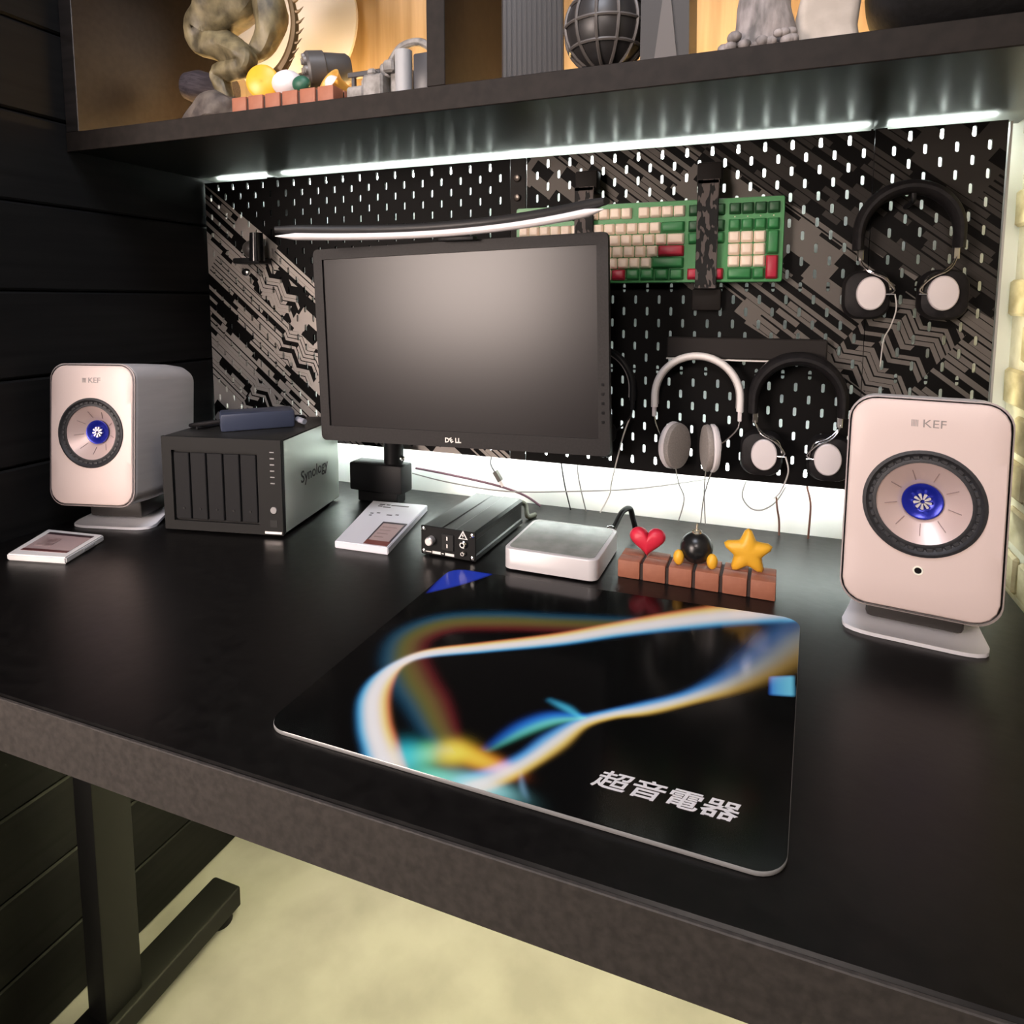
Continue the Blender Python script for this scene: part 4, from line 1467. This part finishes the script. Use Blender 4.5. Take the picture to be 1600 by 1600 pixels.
bm = bmesh.new()
lathe(bm, [(0.001, -0.006), (0.140, -0.006), (0.146, -0.003), (0.146, 0.003), (0.140, 0.006), (0.001, 0.006)], 64, 'y')
o = fin('white_disc', bm, mat('disc_white', (0.82, 0.78, 0.70), 0.5), None, 35, (0.270, -0.020, ZS + 0.238), (R(-4), 0, 0))
tag(o, 'large pale round disc standing behind the bronze sculpture', 'disc')
nbox('disc_stand', (-0.05, -0.02, 0.0003), (0.05, 0.02, 0.010), BLACK, o)
o.children[0].location = (0, 0.0, -0.238)
bm = bmesh.new()
cyl(bm, (0, 0, -0.229), (0, 0, -0.142), 0.006, 0.006, 10)
fin('disc_post', bm, BLACK, o)

brick_stand('terracotta toy brick row on the shelf beside the sculpture', (0.454, -0.290, ZS), 0, 0.196, 6, 0.055, 0.026)
zb2 = ZS + 0.0268


def ornament(name, label, bmf, m_, loc, rot=(0, 0, 0)):
    bm = bmesh.new()
    bmf(bm)
    o_ = fin(name, bm, m_, None, 45, loc, rot)
    return tag(o_, label, 'ornament')


ornament('disc_ornament', 'thick glossy yellow disc ornament at the sculpture\'s foot', lambda b: lathe(b, [(0.001, -0.008), (0.022, -0.008), (0.0265, -0.004), (0.0265, 0.004), (0.022, 0.008), (0.001, 0.008)], 36, 'y', (0, 0, 0.0272)), mat('shelf_yellow', (0.80, 0.42, 0.03), 0.4), (0.398, -0.262, zb2), (0, 0, R(20)))
ornament('ball_ornament', 'small egg-shaped white ornament on the shelf brick row', lambda b: ball(b, (0, 0, 0.0205), 0.0200, 3, (1.3, 1, 1)), mat('shelf_white', (0.74, 0.70, 0.72), 0.45), (0.445, -0.262, zb2))
ornament('lump_ornament', 'dark green rounded ornament between the white egg and gold cup', lambda b: ball(b, (0, 0, 0.0125), 0.013, 3, (1.2, 0.8, 0.95)), mat('shelf_green', (0.02, 0.10, 0.06), 0.5), (0.480, -0.273, zb2))
t = empty('gold_cup', 'small ribbed gold cup lying on its side with white inside', 'cup', (0.523, -0.262, zb2 + 0.0165))
t.rotation_euler = (R(-28), 0, R(-20))
bm = bmesh.new()
lathe(bm, [(0.0001, 0.040), (0.012, 0.039), (0.0145, 0.034), (0.0150, 0.012), (0.0195, 0.002), (0.0210, 0.0), (0.0185, 0.001), (0.013, 0.010)], 28, 'y')
for v in bm.verts:
    pass
fin('cup_body', bm, mat('cup_gold', (0.70, 0.42, 0.10), 0.35, 0.4), t)
bm = bmesh.new()
ball(bm, (0, 0.008, 0), 0.0125, 3)
fin('cup_filling', bm, mat('shelf_white', (0, 0, 0)), t)
t = empty('grey_barrel', 'dark grey barrel ornament tilted, its end a cluster of round studs', 'ornament', (0.482, -0.215, ZS + 0.078))
t.rotation_euler = (R(10), R(-32), R(-52))
bm = bmesh.new()
lathe(bm, [(0.0001, 0.040), (0.020, 0.040), (0.024, 0.034), (0.026, 0.0), (0.029, -0.002), (0.029, -0.026), (0.026, -0.030), (0.0001, -0.028)], 32, 'y')
fin('barrel', bm, mat('barrel_grey', (0.075, 0.070, 0.068), 0.45), t)
for k in range(9):
    a = 2 * math.pi * k / 8
    rr = 0.0195 if k < 8 else 0.0
    bm = bmesh.new()
    cyl(bm, (rr * math.cos(a), -0.026, rr * math.sin(a)), (rr * math.cos(a), -0.034, rr * math.sin(a)), 0.0062 if k < 8 else 0.008, 0.005 if k < 8 else 0.0065, 12)
    fin('stud', bm, mat('stud_grey', (0.20, 0.19, 0.185), 0.4), t)
bm = bmesh.new()
cyl(bm, (0.482, -0.215, ZS + 0.0003), (0.482, -0.215, ZS + 0.076), 0.004, 0.004, 8)
o = fin('stand_post', bm, BLACK, t)
o.matrix_parent_inverse = (Matrix.Translation(t.location) @ t.rotation_euler.to_matrix().to_4x4()).inverted()
bm = bmesh.new()
tube(bm, [(0, 0, 0.0), (0, 0, 0.062), (0, 0, 0.088), (0, 0, 0.100)], [0.040, 0.042, 0.034, 0.012], 28)
o = fin('black_drum', bm, mat('drum_black', (0.028, 0.022, 0.020), 0.4), None, 40, (0.400, -0.152, ZS + 0.0003))
tag(o, 'black rounded drum behind the sculpture and the yellow disc', 'drum')
t = empty('bolster', 'dark ribbed cloth bolster sticking out left of the sculpture', 'cushion', (0.155, -0.130, ZS + 0.107))
t.rotation_euler = (0, R(10), R(14))
bm = bmesh.new()
tube(bm, [(-0.052, 0, 0), (-0.046, 0, 0), (-0.02, 0, 0.0), (0.01, 0, 0), (0.05, 0, 0)], [0.006, 0.024, 0.032, 0.028, 0.026], 20)
fin('cloth', bm, noisy('bolster_cloth', (0.030, 0.024, 0.030), (0.075, 0.06, 0.07), (20, 260, 260), 0.8, 0.3), t)
bm = bmesh.new()
cyl(bm, (0.0, 0, -0.1065), (0.0, 0, -0.02), 0.006, 0.006, 10)
fin('stand', bm, BLACK, t)

t = empty('machine_model', 'grey model of stacked machine blocks and pipes next to the divider', 'model', (0.640, -0.235, ZS))
MG = noisy('model_grey', (0.14, 0.13, 0.12), (0.30, 0.285, 0.27), (70, 70, 70), 0.5, 0.4)
rnd = random.Random(4)
for i, (x, y, z, a, b, c) in enumerate(((-0.060, -0.02, 0, 0.03, 0.05, 0.024), (-0.030, -0.02, 0, 0.034, 0.05, 0.038), (-0.046, 0.0, 0.0245, 0.04, 0.04, 0.018), (-0.018, 0.0, 0.0385, 0.030, 0.04, 0.022), (0.004, -0.01, 0.0, 0.026, 0.04, 0.052), (-0.006, -0.03, 0.039, 0.018, 0.02, 0.018), (-0.036, -0.032, 0.0385, 0.014, 0.014, 0.010))):
    nbox('block', (x - a / 2, y - b / 2, z + 0.0003), (x + a / 2, y + b / 2, z + c), MG, t, 0.003, 1, rot=None)
for x, r_, z_, m_ in ((0.024, 0.0125, 0.062, mat('model_pale', (0.36, 0.36, 0.37), 0.4)),):
    bm = bmesh.new()
    cyl(bm, (x, -0.045, 0.0003), (x, -0.045, z_), r_, r_, 20)
    fin('canister', bm, m_, t)
nbox('dark_block', (0.038, -0.045, 0.0003), (0.066, 0.0, 0.058), mat('model_dark', (0.045, 0.045, 0.05), 0.4), t, 0.004, 2)
bm = bmesh.new()
tube(bm, spline([(-0.02, -0.01, 0.060), (0.0, -0.01, 0.082), (0.03, -0.01, 0.086), (0.055, -0.01, 0.070), (0.058, -0.01, 0.056)]), 0.006, 10)
fin('pipe', bm, MG, t)
nbox('beam', (-0.090, -0.018, 0.046), (-0.03, -0.008, 0.054), mat('model_dark', (0, 0, 0)), t, 0.001, 1)
nbox('beam_prop', (-0.084, -0.016, 0.0003), (-0.079, -0.010, 0.046), mat('model_dark', (0, 0, 0)), t)

# middle bay: plain dark ornaments of the same sizes
RIB = mat('ribbed_dark', (0.040, 0.035, 0.032), 0.45)
t = empty('ribbed_panel', 'dark ribbed panel ornament leaning next to the shelf divider', 'ornament', (0.838, -0.215, ZS))
t.rotation_euler = (R(-6), 0, R(24))
nbox('panel', (-0.045, 0.0, 0.0003), (0.045, 0.006, 0.165), RIB, t, 0.002, 1)
for k in range(12):
    nbox('rib', (-0.041 + k * 0.0072, -0.002, 0.004), (-0.0385 + k * 0.0072, -0.0001, 0.161), RIB, t)
t = empty('dark_globe', 'round dark lattice globe ornament on a small black foot', 'ornament', (0.945, -0.225, ZS))
bm = bmesh.new()
ball(bm, (0, 0, 0.072), 0.055, 4)
fin('globe', bm, mat('globe_dark', (0.028, 0.026, 0.026), 0.4), t)
for k in range(6):
    a = math.pi * k / 6
    bm = bmesh.new()
    tube(bm, [(0.056 * math.cos(b) * math.cos(a), 0.056 * math.cos(b) * math.sin(a), 0.072 + 0.056 * math.sin(b)) for b in [2 * math.pi * i / 40 for i in range(41)]], 0.0024, 6)
    fin('lattice_hoop', bm, mat('hoop_grey', (0.10, 0.09, 0.085), 0.4), t)
for zz in (-0.028, 0.0, 0.028):
    bm = bmesh.new()
    r_ = math.sqrt(0.056 ** 2 - zz ** 2)
    tube(bm, [(r_ * math.cos(2 * math.pi * i / 40), r_ * math.sin(2 * math.pi * i / 40), 0.072 + zz) for i in range(41)], 0.0024, 6)
    fin('lattice_hoop', bm, mat('hoop_grey', (0, 0, 0)), t)
bm = bmesh.new()
lathe(bm, [(0.0001, 0.0003), (0.024, 0.0003), (0.024, 0.008), (0.010, 0.012), (0.006, 0.02), (0.0001, 0.02)], 28, 'z', (-0.022, -0.02, 0))
fin('foot', bm, BLACKG, t)
nbox('book_end', (0, 0, 0), (0.001, 0.001, 0.001), BLACK).name = 'tmp'
bpy.data.objects.remove(bpy.data.objects['tmp'])
t = empty('upright_block', 'tall dark angular block ornament right of the lattice globe', 'ornament', (1.032, -0.235, ZS))
bm = bmesh.new()
prism(bm, [(-0.030, 0.0003), (0.030, 0.0003), (0.026, 0.20), (-0.030, 0.20)], -0.045, 0.05, 'y')
fin('block', bm, mat('block_dark', (0.016, 0.014, 0.014), 0.5), t, 20)
bm = bmesh.new()
prism(bm, [(-0.012, 0.004), (0.016, 0.004), (0.006, 0.085), (-0.002, 0.085)], -0.0452, -0.049, 'y')
fin('inset_panel', bm, mat('inset_grey', (0.085, 0.075, 0.072), 0.5), t, 20)
t = empty('stone_figure', 'grey weathered stump sculpture with a pebbled base', 'sculpture', (1.146, -0.255, ZS))
STN = noisy('weathered_grey', (0.10, 0.09, 0.085), (0.36, 0.32, 0.31), (60, 60, 22), 0.7, 1.0)
bm = bmesh.new()
gnarl(bm, [(0, 0, 0.0), (0.002, 0, 0.03), (0.0, 0, 0.08), (-0.002, 0, 0.13), (0, 0, 0.19)], [0.040, 0.034, 0.027, 0.029, 0.032], 28, 11, 0.10)
for v in bm.verts:
    v.co.z = max(v.co.z, 0.0003)
fin('stump', bm, STN, t)
rnd = random.Random(9)
for k in range(16):
    bm = bmesh.new()
    r_ = rnd.uniform(0.005, 0.009)
    a = rnd.uniform(0, math.pi)
    ball(bm, (-0.006 + 0.038 * math.cos(a), -0.030 - 0.010 * abs(math.sin(a)), r_ * 0.9 + (0.010 if k > 10 else 0)), r_, 2, (1.1, 0.8, 0.9))
    fin('pebble', bm, STN, t)
bm = bmesh.new()
pts = [[(-0.034, 0.0, 0.0003), (0.036, 0.0, 0.0003), (0.036, 0.03, 0.0003), (-0.034, 0.03, 0.0003)]]
rings = []
for z_, k in ((0.0003, 1.0), (0.03, 0.94), (0.08, 0.86), (0.13, 0.90), (0.20, 0.95)):
    rings.append([(x * k + 0.004 * math.sin(z_ * 60 + x * 90), y * (0.5 + 0.5 * k) + 0.004 * math.cos(x * 160 + z_ * 30), z_) for x, y in rrect(0.075, 0.05, 0.012, 4)])
loft(bm, rings)
o = fin('cloth_pouch', bm, noisy('beige_cloth', (0.42, 0.37, 0.32), (0.55, 0.49, 0.43), (25, 25, 25), 0.85, 0.6), None, 60, (1.218, -0.235, ZS))
tag(o, 'upright beige cloth pouch between stump sculpture and black bag', 'pouch')
bm = bmesh.new()
vs = ball(bm, (0, 0, 0), 1.0, 4)
for v in vs:
    x, y, z = v.co
    sx = 1 if x >= 0 else -1
    x = sx * abs(x) ** 0.62
    z = (1 if z >= 0 else -1) * abs(z) ** 0.62
    v.co = Vector((x * 0.100, y * 0.105, 0.0963 + z * 0.096))
    if v.co.z < 0.02 and v.co.y < -0.045:
        pass
o = fin('black_bag', bm, noisy('black_felt', (0.005, 0.005, 0.006), (0.010, 0.010, 0.012), (120, 120, 120), 0.9, 0.3), None, 60, (1.358, -0.225, ZS + 0.0005))
tag(o, 'soft bulky black felt bag at the shelf\'s right end', 'bag')
